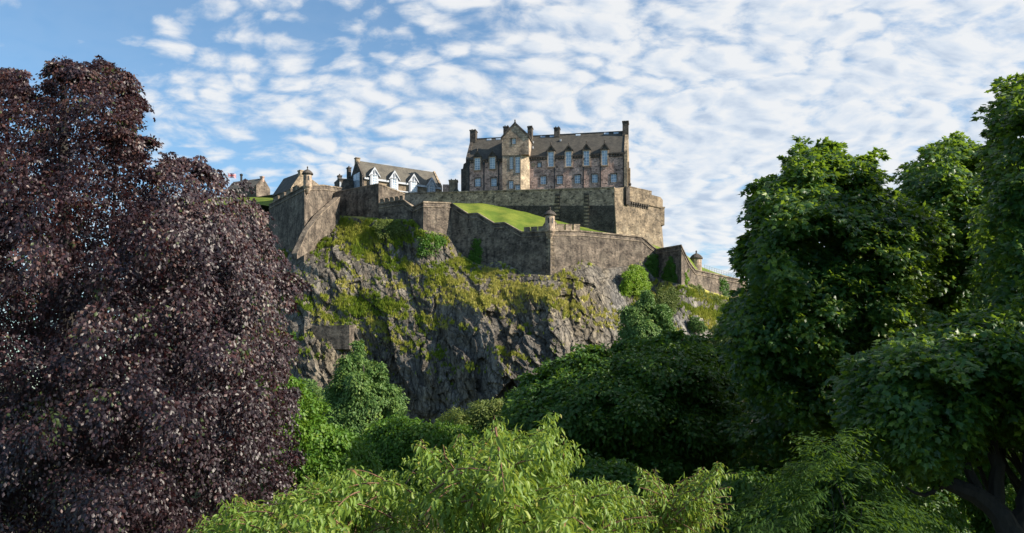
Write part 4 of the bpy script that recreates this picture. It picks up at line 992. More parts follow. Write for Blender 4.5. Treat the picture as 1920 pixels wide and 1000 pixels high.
def boughs_poly(rng, poly, Y, T, Rpx, m, seed, clump=.9, gap=.0, back=.22, npx=90.0, fringe=0, bulge=False):
    """bough positions on a rounded crown whose outline is poly: front shell, some behind"""
    poly = np.array(poly, float); lo, hi = poly.min(0), poly.max(0); q = rng.uniform(lo - 12, hi + 12, (m * 5, 2)); z0 = np.zeros((len(q), 1)); am = .22 * npx
    wq = q + am * 2 * np.stack([fbm(np.concatenate([q / (npx * .42), z0 + 3 + k * 9], 1), 3, seed + 5 + k) - .5 for k in (0, 1)], 1); ok = in_poly(wq, poly); q, wq = q[ok][:m], wq[ok][:m]
    e = edge_dist(wq, poly); t = T * np.sqrt(np.clip(1 - (1 - np.minimum(e / Rpx, 1)) ** 2, 0, 1))
    nz = fbm(np.concatenate([q / npx, np.zeros((len(q), 1))], 1), 3, seed)
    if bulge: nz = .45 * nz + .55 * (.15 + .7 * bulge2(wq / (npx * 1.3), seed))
    s = np.where(rng.random(len(q)) < back, 1.0, -1.0); dep = s * t * (1 + clump * (nz - .5) * 1.6) * rng.uniform(.78, 1.0, len(q)) + rng.normal(0, .05 * T, len(q))
    dep = np.where(s > 0, dep * rng.uniform(.05, 1, len(q)), dep)      # the inside of the crown is leafy too
    keep = (nz > gap) | (s > 0); q, dep, e, nz = q[keep], dep[keep], e[keep], nz[keep]
    Yq = Y + dep; pos = np.stack([(q[:, 0] - 960) * Yq / F, Yq, CAMZ + (YH - q[:, 1]) * Yq / F], 1)
    if fringe:
        pj = np.concatenate([poly, poly[:1]]); sl = np.linalg.norm(np.diff(pj, axis=0), axis=1); cs = np.concatenate([[0], np.cumsum(sl)]); u = rng.uniform(0, cs[-1], fringe)
        bq = np.stack([np.interp(u, cs, pj[:, 0]), np.interp(u, cs, pj[:, 1])], 1); bc = poly.mean(0); keep = fbm(np.stack([u / (npx * .3), u * 0, u * 0 + seed], 1), 3, seed + 40) > .50; bq = bq[keep]
        dq = bq - bc; dq /= np.linalg.norm(dq, axis=1, keepdims=True); bq = bq + dq * np.minimum(rng.exponential(.12 * npx, len(bq)), .30 * npx)[:, None] + rng.normal(0, .05 * npx, bq.shape)
        Yb = Y + rng.normal(0, .25 * T, len(bq)); pos = np.concatenate([pos, np.stack([(bq[:, 0] - 960) * Yb / F, Yb, CAMZ + (YH - bq[:, 1]) * Yb / F], 1)])
        q = np.concatenate([q, bq]); dep = np.concatenate([dep, -np.ones(len(bq)) * .05]); e = np.concatenate([e, np.zeros(len(bq))]); nz = np.concatenate([nz, np.full(len(bq), .6)])
    # outward direction from the local crown axis
    cx = poly.mean(0); lat = (q - cx); lat = lat / (np.linalg.norm(lat, axis=1, keepdims=True) + 1e-6)
    g = np.clip(1 - e / Rpx, 0, 1)[:, None]
    out = np.concatenate([lat[:, :1] * (g * .8 + .25), (np.sign(dep) * np.sqrt(1 - np.minimum(g[:, 0], .95) ** 2))[:, None], -lat[:, 1:] * (g * .7 + .2)], 1)
    return pos, nrm(out), nz

def boughs_lobes(rng, lobes, per, inner=.72, kids=7):
    """bough positions on the surface of leafy lobes (px, py, rx, ry, Y); every lobe carries smaller offset lobes so the outline is broken"""
    L3 = []
    for l in lobes:
        c = P(l[0], l[1], l[4]); r = np.array([l[2], .85 * (l[2] + l[3]) / 2, l[3]]) * l[4] / F; L3.append((c, r * .86))
        for k in range(kids):
            d = nrm(rng.normal(0, 1, 3)); d[2] = abs(d[2]) * (1 if rng.random() < .75 else -1); f = rng.uniform(.26, .46); L3.append((c + d * r * rng.uniform(.72, .98), r * f * np.array([1, 1, rng.uniform(.8, 1.5)])))
    ar = sum(r[0] * r[2] for _, r in L3); pos, out, w = [], [], []; C = np.array([c for c, _ in L3]); Rr = np.array([r for _, r in L3])
    for i in range(len(L3)):
        m = int(per * Rr[i, 0] * Rr[i, 2] / ar) + 3; d = nrm(rng.normal(0, 1, (m, 3))); d[:, 2] = np.where((d[:, 2] < -.25) & (rng.random(m) < .55), -d[:, 2], d[:, 2])
        wob = .74 + .52 * fbm(d * 2.4 + i * 7, 2, i); r = wob * np.where(rng.random(m) < .72, rng.uniform(.88, 1.04, m), rng.uniform(inner - .25, .88, m))
        sh = (rng.random(m) < .12) & (d[:, 2] > .1); r = np.where(sh, rng.uniform(1.02, 1.32, m), r)
        p = C[i] + d * Rr[i] * r[:, None]; keep = np.ones(m, bool)
        for j in range(len(L3)):
            if j != i: keep &= (((p - C[j]) / (Rr[j] * .66)) ** 2).sum(1) > 1
        pos.append(p[keep]); out.append(nrm(d[keep] / Rr[i])); w.append(np.where(sh, 9.0, wob)[keep])
    return np.concatenate(pos), np.concatenate(out), np.concatenate(w)

def limbs(rng, parent, base, top, tips, r0, mat, nlimb=14, sag=.15, name='trunk'):
    """tapered trunk with curved limbs reaching towards some of the boughs"""
    mb = MB(); n = 9; base, top = np.array(base, float), np.array(top, float); ax = []
    for k in range(n):
        t = k / (n - 1); ax.append(base + (top - base) * t + np.array([math.sin(t * 5 + r0 * 9) * .25, math.cos(t * 4) * .2, 0]) * (t * (1 - t) * 4) * min(1.5, r0 * 2))
    mb.tube(ax, [r0 * (1.25 if k == 0 else 1) * (1 - .85 * k / (n - 1)) for k in range(n)], 10)
    tips = tips[tips[:, 1] > base[1] - .2] if len(tips) else tips
    if len(tips):
        sel = rng.choice(len(tips), min(nlimb, len(tips)), replace=False)
        for i in sel:
            e = tips[i]; hz = np.clip((e[2] - base[2]) / max(top[2] - base[2], .1), .2, 1.05); t = np.clip(hz * rng.uniform(.55, .8), .15, .93)
            s = along(ax, t); dd = e - s; L = np.linalg.norm(dd); pts = []; rr = max(r0 * .42 * (1 - t * .6), .03)
            for k in range(7):
                a = k / 6; p = s + dd * a + UP * (math.sin(a * math.pi) * sag * L * rng.uniform(.6, 1.1)) + rng.normal(0, .018 * L, 3) * (0 < k < 6); pts.append(p)
            mb.tube(pts, [rr * (1 - .85 * k / 6) for k in range(7)], 6)
            for _ in range(3):
                a = rng.integers(2, 6); q = tips[rng.integers(len(tips))]; v = q - pts[a]
                if np.linalg.norm(v) < L * .8: mb.tube([pts[a], pts[a] + v * .5 + UP * .1 * np.linalg.norm(v), q], [rr * .4, rr * .25, rr * .08], 5)
    return mb.build(name, mat, parent, True)

def base_of(px, Y):
    x = (px - 960) * Y / F; return np.array([x, Y, ground_z(x, Y)])

BARK = bark('grey_bark', (0.075, 0.062, 0.05)); BARK2 = bark('dark_bark', (0.024, 0.020, 0.017)); TWIG = bark('reddish_twig', (0.16, 0.085, 0.05))
LM = {
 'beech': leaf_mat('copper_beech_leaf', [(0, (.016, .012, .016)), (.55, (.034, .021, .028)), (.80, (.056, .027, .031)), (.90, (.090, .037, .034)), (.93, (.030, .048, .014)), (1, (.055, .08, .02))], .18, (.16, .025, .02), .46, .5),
 'maple': leaf_mat('maple_leaf', [(0, (.020, .070, .018)), (.55, (.043, .118, .025)), (.85, (.11, .195, .030)), (1, (.20, .28, .036))], .44, (.32, .46, .02), .42, .45),
 'dark': leaf_mat('dark_tree_leaf', [(0, (.030, .085, .012)), (.6, (.056, .135, .017)), (1, (.13, .21, .026))], .34, (.20, .32, .02), .5, .35),
 'fresh': leaf_mat('fresh_green_leaf', [(0, (.060, .15, .016)), (.6, (.11, .22, .022)), (1, (.20, .29, .04))], .35, (.20, .32, .02), .5, .35),
 'blue': leaf_mat('bluish_green_leaf', [(0, (.065, .135, .036)), (.6, (.115, .20, .045)), (1, (.22, .29, .06))], .3, (.12, .22, .05), .55, .3),
 'ivy': leaf_mat('ivy_leaf', [(0, (.035, .10, .010)), (.6, (.065, .16, .012)), (1, (.12, .22, .02))], .25, (.16, .30, .02), .5, .35),
 'lime': leaf_mat('lime_green_leaf', [(0, (.10, .20, .012)), (.6, (.19, .31, .018)), (1, (.30, .38, .03))], .3, (.28, .38, .02), .5, .3),
 'olive': leaf_mat('olive_leaf', [(0, (.07, .11, .02)), (.6, (.12, .155, .03)), (1, (.20, .21, .05))], .3, (.2, .25, .03), .6, .3),
 'cherry': leaf_mat('cherry_leaf', [(0, (.085, .17, .022)), (.55, (.18, .28, .045)), (.85, (.32, .39, .085)), (.95, (.33, .25, .07)), (1, (.28, .14, .06))], .40, (.36, .44, .04), .48, .4),
 'fern': leaf_mat('feathery_leaf', [(0, (.018, .054, .009)), (.6, (.036, .085, .011)), (1, (.085, .145, .018))], .36, (.20, .32, .02), .6, .2),
}

def poly_tree(name, label, cat, poly, Y, T, Rpx, m, nl, size, ll, lw, mat, seed, tpl='diamond', group=None, trunk=None, clump=.9, gap=0.0, upb=.5, droop=.35, ldroop=.45, nj=.5, r0=.3, barkm=None, nlimb=12, thick=.12, tv=.30, npx=90., topz=None, back=.22, flat=.8, fringe=0, bulge=False, spires=(), topred=0):
    rng = np.random.default_rng(seed); pos, out, nz = boughs_poly(rng, poly, Y, T, Rpx, m, seed, clump, gap, back, npx, fringe, bulge)
    ns = 0
    for (sx, sy, rx, ry) in spires:      # leading shoots standing out of the crown
        k_ = int(10 + rx * ry / 22); dd = nrm(rng.normal(0, 1, (k_, 3))) * np.cbrt(rng.random(k_))[:, None]; hy = rng.normal(0, .25 * T)
        pos = np.concatenate([pos, P(sx, sy, Y + hy) + dd * np.array([rx, rx, ry]) * Y / F * .92]); out = np.concatenate([out, nrm(dd + [0, -.2, .3])]); nz = np.concatenate([nz, np.full(k_, 1.15 if tpl == 'maple' else .70)]); ns += k_  # maple shoots lighter: young leaves, and sunlit tops put into the tint
    pc = np.array(poly).mean(0); bx = pc[0] if trunk is None else trunk
    root = thing(name, base_of(bx, Y), label, cat, group)
    sz = size * rng.uniform(.7, 1.25, len(pos))
    if fringe: sz[-int(fringe * .45) - ns:] *= .55
    if ns: sz[-ns:] = size * rng.uniform(.4, .75, ns)
    c, d, n, k = spray(rng, pos, out, sz, nl, upb, droop, thick, ldroop, nj, flat)
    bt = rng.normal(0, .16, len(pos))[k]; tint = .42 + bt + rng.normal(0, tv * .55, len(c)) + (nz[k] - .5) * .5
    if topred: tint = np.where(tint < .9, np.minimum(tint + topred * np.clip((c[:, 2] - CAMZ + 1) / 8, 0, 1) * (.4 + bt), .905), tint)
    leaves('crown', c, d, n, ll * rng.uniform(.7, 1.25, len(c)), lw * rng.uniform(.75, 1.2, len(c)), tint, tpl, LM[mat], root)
    zt = (pos[:, 2].max() if topz is None else topz); b = np.array(root.location); top = np.array([b[0], Y, b[2] + (zt - b[2]) * .88])
    limbs(rng, root, b, top, pos, r0, barkm or BARK, nlimb)
    return root, pos

def lobe_tree(name, label, cat, lobes, per, nl, size, ll, lw, mat, seed, tpl='maple', group=None, trunk=None, upb=.5, droop=.4, ldroop=.5, nj=.4, r0=.35, barkm=None, nlimb=16, thick=.10, tv=.3, baseY=None):
    rng = np.random.default_rng(seed); pos, out, w = boughs_lobes(rng, lobes, per)
    Y = baseY or float(np.mean([l[4] for l in lobes])); bx = trunk or float(np.mean([l[0] for l in lobes]))
    root = thing(name, base_of(bx, Y), label, cat, group)
    sz = size * rng.uniform(.7, 1.3, len(pos)) * np.where(w > 5, .6, 1.0); c, d, n, k = spray(rng, pos, out, sz, nl, upb, droop, thick, ldroop, nj)
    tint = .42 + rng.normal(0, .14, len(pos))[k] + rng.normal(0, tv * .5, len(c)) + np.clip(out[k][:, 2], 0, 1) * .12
    leaves('crown', c, d, n, ll * rng.uniform(.7, 1.25, len(c)), lw * rng.uniform(.75, 1.2, len(c)), tint, tpl, LM[mat], root)
    b = np.array(root.location); ax = np.average(pos, axis=0); top = np.array([ax[0], Y, pos[:, 2].max() - .15 * (pos[:, 2].max() - b[2])])
    limbs(rng, root, b, top, pos, r0, barkm or BARK2, nlimb)
    return root, pos

# --- copper beech on the left
poly_tree('copper_beech', 'huge copper beech with dark purple-red leaves filling the left side', 'tree',
 [(-300,40),(-60,90),(0,135),(35,138),(52,165),(78,188),(92,168),(100,150),(98,122),(118,116),(155,128),(190,128),(218,136),(240,160),(262,195),(246,215),(240,245),(222,262),(205,258),(218,285),(246,272),(262,282),(272,318),(288,338),(302,326),(308,302),(336,298),(372,308),(396,330),(402,338),(430,345),(462,360),(482,392),(494,440),(524,492),(556,524),(540,545),(528,600),(537,640),(522,690),(550,735),(530,790),(548,850),(528,900),(470,935),(405,975),(380,1180),(-300,1180)],
 23.0, 5.2, 260, 7200, 50, .36, .088, .062, 'beech', 11, 'diamond', None, 120, 1.2, .20, .42, .55, .6, .45, .55, BARK2, 14, .10, .28, 66., fringe=1100, back=.46, bulge=True, topred=.45, spires=[(20,150,30,22),(115,128,24,16),(150,138,30,16),(205,142,26,16),(240,170,22,18),(243,205,16,26),(228,250,22,16),(248,280,22,10),(318,306,10,16),(345,303,14,10),(380,312,18,8),(402,328,12,8),(470,384,14,6),(262,190,20,7),(228,140,20,8),(132,120,22,6),(275,262,18,7),(292,322,12,8),(548,520,18,8),(545,735,16,10),(548,850,16,9),(30,138,26,8)])

# --- maples on the right
G = 'maples on the right'
def maple(label, poly, Y, T, Rpx, m, nl, size, ll, seed, trunk, gap=.22, npx=80., fringe=350, r0=.34, back=.36, upb=.62, spires=()):
    return poly_tree('maple_tree', label, 'tree', poly, Y, T, Rpx, m, nl, size, ll, ll * .74, 'maple', seed, 'maple', G, trunk, 1.2, gap, upb, .16, .18, .42, r0, BARK2, 10, .10, .40, npx, None, back, .85, fringe, True, spires)
maple('maple with upright leafy spires, leftmost of the large maples, beside the sky',
 [(1358,605),(1370,575),(1395,562),(1412,548),(1396,520),(1393,485),(1404,455),(1417,425),(1412,395),(1425,360),(1442,335),(1462,332),(1476,348),(1490,340),(1478,318),(1494,290),(1502,272),(1525,288),(1543,272),(1560,262),(1572,300),(1582,345),(1604,348),(1602,300),(1624,290),(1645,318),(1640,350),(1690,366),(1738,395),(1745,450),(1730,540),(1710,660),(1640,800),(1500,800),(1400,720),(1368,650)], 33, 4.0, 70, 2700, 24, .44, .205, 21, 1570, .31, 70., spires=[(1425,375,18,45),(1445,365,20,36),(1464,372,20,42),(1498,315,17,44),(1520,322,20,42),(1550,300,18,44),(1562,335,22,46),(1530,380,34,40),(1623,322,17,36),(1622,365,26,34),(1668,385,30,26),(1715,410,26,22),(1412,455,20,34),(1400,492,18,28),(1400,575,42,20),(1372,596,24,16),(1735,470,14,30)])
maple('dome-topped dark maple behind the others, between the spired maple and the frame edge',
 [(1690,370),(1698,322),(1714,308),(1734,312),(1748,278),(1775,265),(1820,274),(1850,284),(1872,298),(1910,330),(1950,420),(1950,680),(1700,690),(1680,520)], 41, 4.0, 80, 1750, 24, .52, .235, 22, 1800, .29, 70., spires=[(1714,335,12,30),(1735,340,20,32),(1775,296,34,30),(1822,298,36,28),(1870,330,30,30)])
maple('tallest maple, rising to a bright leafy tip at the right edge of the photo',
 [(1858,330),(1872,268),(1866,235),(1870,205),(1888,192),(1884,170),(1898,152),(1925,160),(2000,100),(2120,60),(2260,300),(2300,850),(1890,800),(1850,600),(1850,430)], 28, 4.0, 80, 2600, 24, .43, .19, 23, 2060, .27, 80., spires=[(1900,185,14,34),(1888,222,18,36),(1878,275,20,40),(1868,330,20,40)])
maple('nearest maple bough with layered dark leaves over thick crooked limbs, lower right',
 [(1578,735),(1592,692),(1625,665),(1660,640),(1700,618),(1760,612),(1830,600),(1900,578),(2050,560),(2120,900),(1990,900),(1930,850),(1880,815),(1845,812),(1825,845),(1790,880),(1740,905),(1690,890),(1640,840),(1598,795)], 20.5, 2.6, 120, 2100, 24, .33, .150, 24, 1960, .22, 70., 200)
maple('deeply shaded maple in the middle of the dark grove on the right',
 [(1455,640),(1500,610),(1560,600),(1720,620),(1800,800),(1800,1100),(1370,1100),(1345,960),(1372,860),(1362,780),(1385,735),(1440,725),(1465,690)], 40, 3.5, 120, 1800, 26, .70, .24, 25, 1510, .10, 80., 250, back=.4)
# the crown of a maple just outside the frame, whose shade falls across the lower right
lobe_tree('maple_tree', 'wide maple standing just beyond the right edge, its leaves crossing the frame edge', 'tree', [(2230,650,170,220,19),(2330,420,190,220,19),(2120,800,100,140,20),(2420,700,160,260,17),(2620,560,240,330,15),(2760,780,240,200,14),(1975,700,70,60,20.5)],
 1700, 26, .5, .2, .145, 'maple', 27, 'maple', G, 2500, baseY=17)
def right_limbs():
    rng = np.random.default_rng(3); root = thing('leaning_tree', base_of(1895, 19.0), 'crooked leaning dark trunk with forked limbs at the bottom right corner', 'tree', None)
    mb = MB(); pts = [P(1930,1120,18.5), P(1905,1010,18.8), P(1860,950,19), P(1800,918,19.2), P(1740,890,19.6), P(1690,850,20)]
    mb.tube([along(pts, k / 14) + rng.normal(0, .04, 3) for k in range(15)], [.34 - .017 * k for k in range(15)], 9)
    for pp, r in (([(1868,955),(1872,880),(1862,800),(1880,720)], .2), ([(1840,935),(1812,880),(1816,850),(1835,810),(1815,760)], .13), ([(1905,1000),(1930,900),(1925,800)], .24), ([(1770,905),(1735,930),(1700,915)], .08)):
        q = [P(a, b, 19.3 + .1 * i) for i, (a, b) in enumerate(pp)]; mb.tube([along(q, k / 9) + rng.normal(0, .03, 3) for k in range(10)], [r * (1 - .08 * k) for k in range(10)], 8)
    mb.build('trunk', BARK2, root, True)
    pos = np.array([P(rng.uniform(1760, 1960), rng.uniform(700, 800), rng.uniform(18.8, 20.5)) for _ in range(60)]); c, d, n, k = spray(rng, pos, np.tile([0, -1.0, .3], (60, 1)), .4, 30)
    leaves('crown', c, d, n, .14 * rng.uniform(.7, 1.2, len(c)), .105, .4 + rng.normal(0, .15, len(c)), 'maple', LM['maple'], root)
right_limbs()

# --- broad dark tree in the centre and its neighbours
poly_tree('round_tree', 'broad round dark green tree in front of the crag, right of centre', 'tree',
 [(958,775),(972,742),(1000,716),(1030,696),(1060,682),(1100,670),(1140,674),(1165,664),(1200,655),(1240,644),(1280,644),(1322,656),(1348,690),(1368,730),(1375,800),(1360,920),(1200,980),(1020,940),(985,860)], 44, 5.0, 110, 2600, 28, .62, .22, .145, 'dark', 31, 'oval', None, 1160, 1.2, .26, .62, .18, .2, .42, .35, BARK2, 12, .1, .4, 70., None, .25, .85, 420, True, [(1000,712,26,16),(1035,690,22,16),(1068,678,26,16),(1110,664,28,16),(1168,655,26,18),(1212,648,24,16),(1262,636,30,18),(1305,642,26,18),(1342,672,22,20),(968,748,20,20)])
poly_tree('green_tree', 'fresh green leafy tree right beside the copper beech, lower left of centre', 'tree',
 [(500,700),(545,706),(560,735),(590,752),(600,790),(640,800),(680,830),(705,870),(700,930),(640,985),(500,1000),(470,900)], 36, 3.2, 80, 900, 46, .62, .17, .11, 'fresh', 41, 'oval', None, 560, .9, .25, .5, npx=50., r0=.22)
poly_tree('dark_bush_tree', 'low green tree with shadowed hollows between the bright green tree and the pale cherry', 'tree',
 [(690,815),(712,788),(735,778),(765,788),(800,792),(850,800),(905,815),(920,860),(880,905),(800,925),(720,915),(690,870)], 42, 3.0, 70, 700, 46, .66, .18, .11, 'fresh', 42, 'oval', None, 790, .9, .25, .5, npx=45., r0=.2)
lobe_tree('spired_tree', 'pale bluish-green tree with several pointed tops against the crag foot', 'tree',
 [(648,712,17,46,95),(672,695,17,40,97),(702,718,20,44,95),(628,760,18,44,94),(734,772,22,46,94),(683,770,46,62,93),(660,820,50,50,92),(715,830,45,45,92)],
 1500, 30, .8, .34, .19, 'blue', 43, 'diamond', None, 685, upb=.35, droop=.3, r0=.35, barkm=BARK)
poly_tree('hazy_tree', 'small pale green rounded tree left of the spired tree', 'tree',
 [(545,800),(552,735),(565,715),(580,710),(600,730),(618,745),(632,775),(640,830),(560,840)], 104, 4, 40, 350, 44, 1.0, .34, .2, 'blue', 44, 'diamond', None, 590, .9, .28, .45, npx=26.)
poly_tree('shrub', 'yellow-green shrub at the foot of the crag, left of the round tree', 'shrub',
 [(815,810),(828,775),(850,764),(880,770),(900,752),(935,748),(975,760),(985,800),(940,840),(840,840)], 82, 4, 35, 420, 44, .85, .28, .16, 'olive', 45, 'diamond', 'shrubs at the foot of the crag', 900, .9, .25, .4, npx=26.)
lobe_tree('young_tree', 'slender green tree growing against the grey slab below the lime bush', 'tree',
 [(1188,606,17,36,150),(1213,588,16,32,151),(1238,606,18,34,150),(1180,650,16,40,149),(1250,645,14,40,149),(1212,640,34,50,148),(1210,690,50,40,147)],
 1100, 30, 1.1, .46, .28, 'blue', 46, 'diamond', None, 1212, upb=.35, droop=.3, r0=.3, barkm=BARK)
poly_tree('shrub', 'pale green shrubs gathered under the right end of the crag beside the maples', 'shrub',
 [(1320,700),(1326,650),(1335,620),(1352,604),(1375,600),(1400,610),(1425,640),(1440,700),(1390,740),(1330,740)], 140, 5, 36, 520, 44, 1.2, .42, .26, 'olive', 47, 'diamond', 'shrubs at the foot of the crag', 1380, 1.0, .3, .4, npx=24.)
poly_tree('shrub', 'small dark rounded shrub clinging to the grey rock slab', 'shrub',
 [(1290,606),(1296,594),(1306,592),(1318,602),(1324,614),(1316,622),(1300,618)], 207.5, 1.0, 14, 90, 40, .55, .34, .24, 'blue', 48, 'diamond', None, 1306, npx=12., r0=.1)

# --- climbers and bushes on the walls and crag (leaf clouds that hug the stone)
def ivy(label, poly, Yf, T, m, mat, seed, ll=.34, cat='ivy', name='ivy', size=.75):
    rng = np.random.default_rng(seed); poly = np.array(poly, float); lo, hi = poly.min(0), poly.max(0); q = rng.uniform(lo, hi, (m * 4, 2)); q = q[in_poly(q + 11 * np.stack([fbm(np.concatenate([q / 9, np.full((len(q), 1), 3. + k_)], 1), 2, seed + k_) - .5 for k_ in (0, 1)], 1), poly)][:m]; e = edge_dist(q, poly)
    nz = fbm(np.concatenate([q / 9, np.zeros((len(q), 1))], 1), 3, seed); Yq = np.array([Yf(x, y) for x, y in q]) - T * np.sqrt(np.clip(e / 14, 0.02, 1)) * (.45 + 1.0 * nz) * rng.uniform(.5, 1, len(q))
    pos = np.stack([(q[:, 0] - 960) * Yq / F, Yq, CAMZ + (YH - q[:, 1]) * Yq / F], 1); root = thing(name, pos[np.argmin(pos[:, 2])], label, cat)
    c, d, n, k = spray(rng, pos, np.tile([.15, -1.0, .2], (len(pos), 1)), size * rng.uniform(.45, 1.35, len(pos)), 26, .35, .4, .25, .5, .6)
    leaves('foliage', c, d, n, ll * rng.uniform(.7, 1.25, len(c)), ll * .75, .42 + rng.normal(0, .18, len(c)) + (nz[k] - .5) * .8, 'diamond', LM[mat], root)
    mb = MB(); b = np.array(root.location)
    for i in range(5):
        e_ = pos[rng.integers(len(pos))]; mb.tube([b + [0, .3, -.4], (b + e_) / 2 + [0, .4, 0], e_ + [0, .3, 0]], [.09, .06, .02], 5)
    mb.build('stem', BARK, root, True); return root
def lin(a, ya, b, yb): return lambda x, y: ya + (yb - ya) * (x - a) / (b - a)
rockY = lambda x, y: float(tps(CTRL, np.array([[x, y]], float))[0])
ivy('bright green ivy bush heaped against the wall below the stepped rampart', [(782,470),(784,445),(792,436),(806,434),(822,440),(838,446),(840,470),(838,488),(815,494),(790,488)], lin(790,211,842,214.5), 2.2, 340, 'ivy', 51)
ivy('narrow strip of ivy climbing the zigzag rampart left of the sentry turret', [(880,504),(882,478),(888,458),(896,448),(902,460),(903,500),(895,510)], lin(878,214.2,905,212.6), .7, 110, 'ivy', 52, size=.6)
ivy('lime green bush spilling down the rock under the corner rampart', [(1163,540),(1172,512),(1186,494),(1202,498),(1214,514),(1219,536),(1210,552),(1196,556),(1180,548),(1172,560),(1164,556)], lin(1163,209.5,1219,215), 3.0, 380, 'lime', 53)
ivy('ivy patch on the shaded face of the descending rampart, left of the dark corner', [(1203,505),(1212,486),(1226,476),(1234,484),(1234,532),(1222,536),(1214,528)], lin(1203,219.6,1234,221.3), .7, 160, 'ivy', 54, size=.6)
ivy('triangular ivy patch low on the dark corner of the descending rampart', [(1238,534),(1243,510),(1254,488),(1262,480),(1268,500),(1272,532),(1255,537)], lin(1236,220.6,1275,213.5), .7, 170, 'ivy', 55, size=.6)
ivy('thin ivy strip beside the sunlit edge of the descending rampart', [(1282,534),(1282,508),(1286,504),(1289,520),(1290,538)], lin(1280,214,1292,216.4), .6, 50, 'lime', 56, size=.4)
ivy('hanging ivy tongue halfway along the descending rampart', [(1348,518),(1356,518),(1364,532),(1367,560),(1362,580),(1352,560)], lin(1345,227,1370,231.6), .7, 110, 'ivy', 57, size=.6)
ivy('lime ivy covering the low end of the descending rampart', [(1380,570),(1384,548),(1394,538),(1404,552),(1412,572),(1400,585)], lin(1378,233,1414,239), .9, 150, 'lime', 58, size=.6)
ivy('row of low green bushes along the foot of the descending rampart', [(1288,538),(1296,530),(1330,552),(1350,560),(1372,572),(1380,590),(1350,592),(1320,572)], lin(1288,214.5,1385,231), 2.0, 300, 'olive', 59, cat='bush', name='bush')
ivy('yellow-green scrub on the shelf right of the young tree', [(1222,560),(1236,542),(1262,538),(1274,548),(1268,572),(1266,590),(1250,584),(1232,572)], lambda x, y: 211.5 - (y - 540) * .09, 1.6, 240, 'olive', 60, cat='bush', name='bush')
ivy('dark ivy hanging on the left flank of the crag below the ledge wall', [(524,690),(530,660),(545,632),(556,622),(552,650),(545,690),(535,705)], lambda x, y: 197.5, 1.2, 120, 'ivy', 61)
ivy('green bush on the grassy slope under the dark rampart block', [(700,428),(712,414),(735,410),(760,416),(778,428),(770,446),(740,440),(715,444)], lambda x, y: 217 - (y - 410) * .09, 1.5, 200, 'olive', 62, cat='bush', name='bush')

# --- feathery tree, lower right
def feathery():
    rng = np.random.default_rng(71); root = thing('feathery_tree', base_of(1560, 15), 'feathery soft green tree with drooping fronds in the dark lower right', 'tree', None)
    poly = [(1390,1060),(1392,965),(1440,930),(1478,876),(1518,866),(1542,822),(1578,812),(1600,868),(1642,905),(1700,975),(1760,1000),(1760,1060)]
    pos, out, nz = boughs_poly(rng, poly, 15.5, 2.2, 110, 330, 71, 1.3, .44, .15, 42.)
    m = len(pos); L = .72 * rng.uniform(.5, 1.4, m); d0 = nrm(out * [1.3, .7, .2] + UP * .12 + rng.normal(0, .25, (m, 3))); nn = 44; k = np.repeat(np.arange(m), nn); t = np.tile(np.linspace(0, 1, nn), m)
    side = np.where(np.arange(len(k)) % 2, 1.0, -1.0)[:, None]; sd = nrm(np.cross(d0, UP))[k]
    c = pos[k] + d0[k] * (L[k] * t)[:, None] - UP * (L[k] * .55 * t * t)[:, None] + rng.normal(0, .05, (len(k), 3)) + sd * side * .02
    tang = nrm(d0[k] - UP * (1.1 * t)[:, None]); d = nrm(tang * .8 + sd * side * .75 - UP * .25 + rng.normal(0, .18, (len(k), 3)))
    leaves('crown', c, d, nrm(UP - out[k] * .3 + rng.normal(0, .3, (len(k), 3))), .15 * (1.15 - .6 * t) * rng.uniform(.7, 1.2, len(k)), .032, .34 + rng.normal(0, .2, len(k)) + (nz[k] - .5) * .5 + (t > .6) * .22, 'diamond', LM['fern'], root)
    b = np.array(root.location); limbs(rng, root, b, P(1555, 1010, 15.5), pos, .05, BARK2, 1)
feathery()

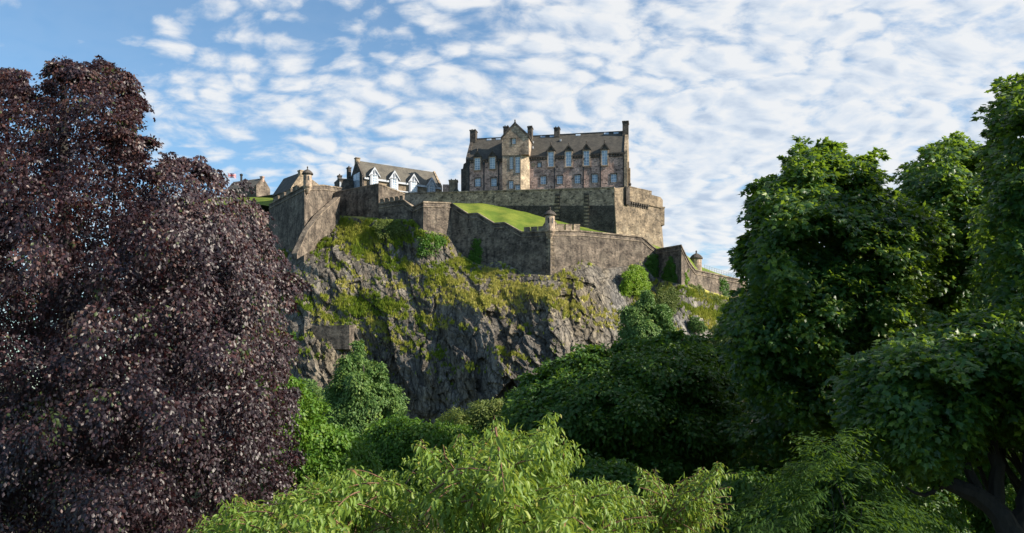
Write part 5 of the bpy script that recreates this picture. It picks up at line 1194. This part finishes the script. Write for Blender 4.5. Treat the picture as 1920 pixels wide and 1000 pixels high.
# --- pale cherries in the foreground: arching shoots with hanging leaves
def cherry(label, poly, Y, T, m, seed, trunk, Rpx=90, per=26, gap=.2, L0=.55, ll=.105, lw=.040):
    rng = np.random.default_rng(seed); root = thing('cherry_tree', base_of(trunk, Y), label, 'tree', 'pale cherry trees in the foreground')
    pos, out, nz = boughs_poly(rng, poly, Y, T, Rpx, m, seed, 1.2, gap, .2, 48., int(m * .16)); m = len(pos); fr = np.arange(m) >= m - int(m * .05)
    d0 = nrm(out * [.8, .6, .7] + UP * np.where(fr, 1.5, .75)[:, None] + rng.normal(0, .35, (m, 3))); L = L0 * rng.uniform(.5, 1.3, m) * np.where(rng.random(m) < .18, 1.7, 1.0); ts = np.linspace(0, 1, 6)
    st = pos - d0 * (L * .75)[:, None]; A = st[:, None] + d0[:, None] * (L[:, None] * ts)[..., None] - UP * (L[:, None] * .28 * ts * ts)[..., None]
    k = np.repeat(np.arange(m), per); t = np.tile(np.linspace(.08, 1.0, per), m); c = st[k] + d0[k] * (L[k] * t)[:, None] - UP * (L[k] * .28 * t * t)[:, None]
    ang = (np.tile(np.arange(per), m) * 2.4 + k)[:, None]; h1 = nrm(np.cross(d0, UP + .01))[k]; h2 = np.cross(d0[k], h1); rad = h1 * np.cos(ang) + h2 * np.sin(ang)
    d = nrm(rad * .75 - UP * .75 + d0[k] * .35 + rng.normal(0, .28, (len(k), 3))); n = nrm(rad * .6 + UP * .55 + rng.normal(0, .35, (len(k), 3)))
    sc = (1.1 - .45 * t) * rng.uniform(.7, 1.2, len(k))
    tint = .40 + rng.normal(0, .17, len(k)) + (t > .93) * .18 + (nz[k] - .5) * .4
    leaves('crown', c + rad * .015, d, n, ll * sc, lw * sc * 1.1, tint, 'lance', LM['cherry'], root)
    mb = MB(); sel = rng.choice(m, min(m, 420), replace=False)
    for i in sel: mb.tube(list(A[i]), [.0085, .008, .007, .006, .005, .003], 4)
    mb.build('twigs', TWIG, root, True); b = np.array(root.location)
    limbs(rng, root, b, P(trunk, np.array(poly)[:, 1].min() + 130, Y), pos[:int(m * .85)], .1, BARK, 22, .1)
cherry('pale yellow-green cherry with drooping pointed leaves filling the bottom centre foreground',
 [(350,1080),(372,985),(405,955),(440,918),(475,930),(520,935),(545,905),(590,885),(640,880),(680,868),(710,880),(760,868),(790,845),(800,828),(830,836),(860,812),(905,815),(920,788),(938,776),(955,790),(965,812),(1000,806),(1018,778),(1032,768),(1042,800),(1070,822),(1068,850),(1048,880),(1090,890),(1140,890),(1160,915),(1200,950),(1225,1000),(1250,1080)], 9.6, 2.4, 1650, 81, 860, 80, 20, .37, .60, .100, .036)
cherry('smaller pale cherry with reddish shoots standing right of the main cherry',
 [(1150,960),(1165,905),(1205,862),(1235,855),(1250,880),(1275,900),(1300,880),(1330,865),(1352,862),(1362,890),(1352,930),(1340,960),(1300,985),(1260,1010),(1260,1080),(1180,1080)], 12.0, 1.2, 190, 82, 1230, 80, 20, .36, .6, .112, .040)

# --- understory filling the gaps of the grove
U_ = [((1330,1080),(1300,960),(1340,900),(1420,880),(1480,960),(1480,1080)), ((1640,1080),(1660,960),(1740,930),(1800,960),(1820,1080)), ((1440,1080),(1450,930),(1490,870),(1560,850),(1640,870),(1700,920),(1720,1080)), ((1000,980),(1020,890),(1100,860),(1200,870),(1250,930),(1240,1000)), ((1800,900),(1830,820),(1900,800),(1980,860),(1980,1060),(1840,1060))]
UL = ['shaded bush beneath the round tree, behind the smaller cherry', 'shaded bush left of the leaning trunk at the bottom right', 'dark bush behind the feathery tree, hiding the maple trunks', 'shaded bush behind the top of the main cherry', 'half-lit bush seen through the limbs at the bottom right corner']
for i, (p_, l_) in enumerate(zip(U_, UL)):
    poly_tree('bush', l_, 'bush', list(p_), (30, 30, 27, 30, 34)[i], 2.2, 60, 420, 40, .55, .17, .11, 'dark', 90 + i, 'oval', 'shaded bushes under the trees', None, .9, .2, .5, npx=40., r0=.1)
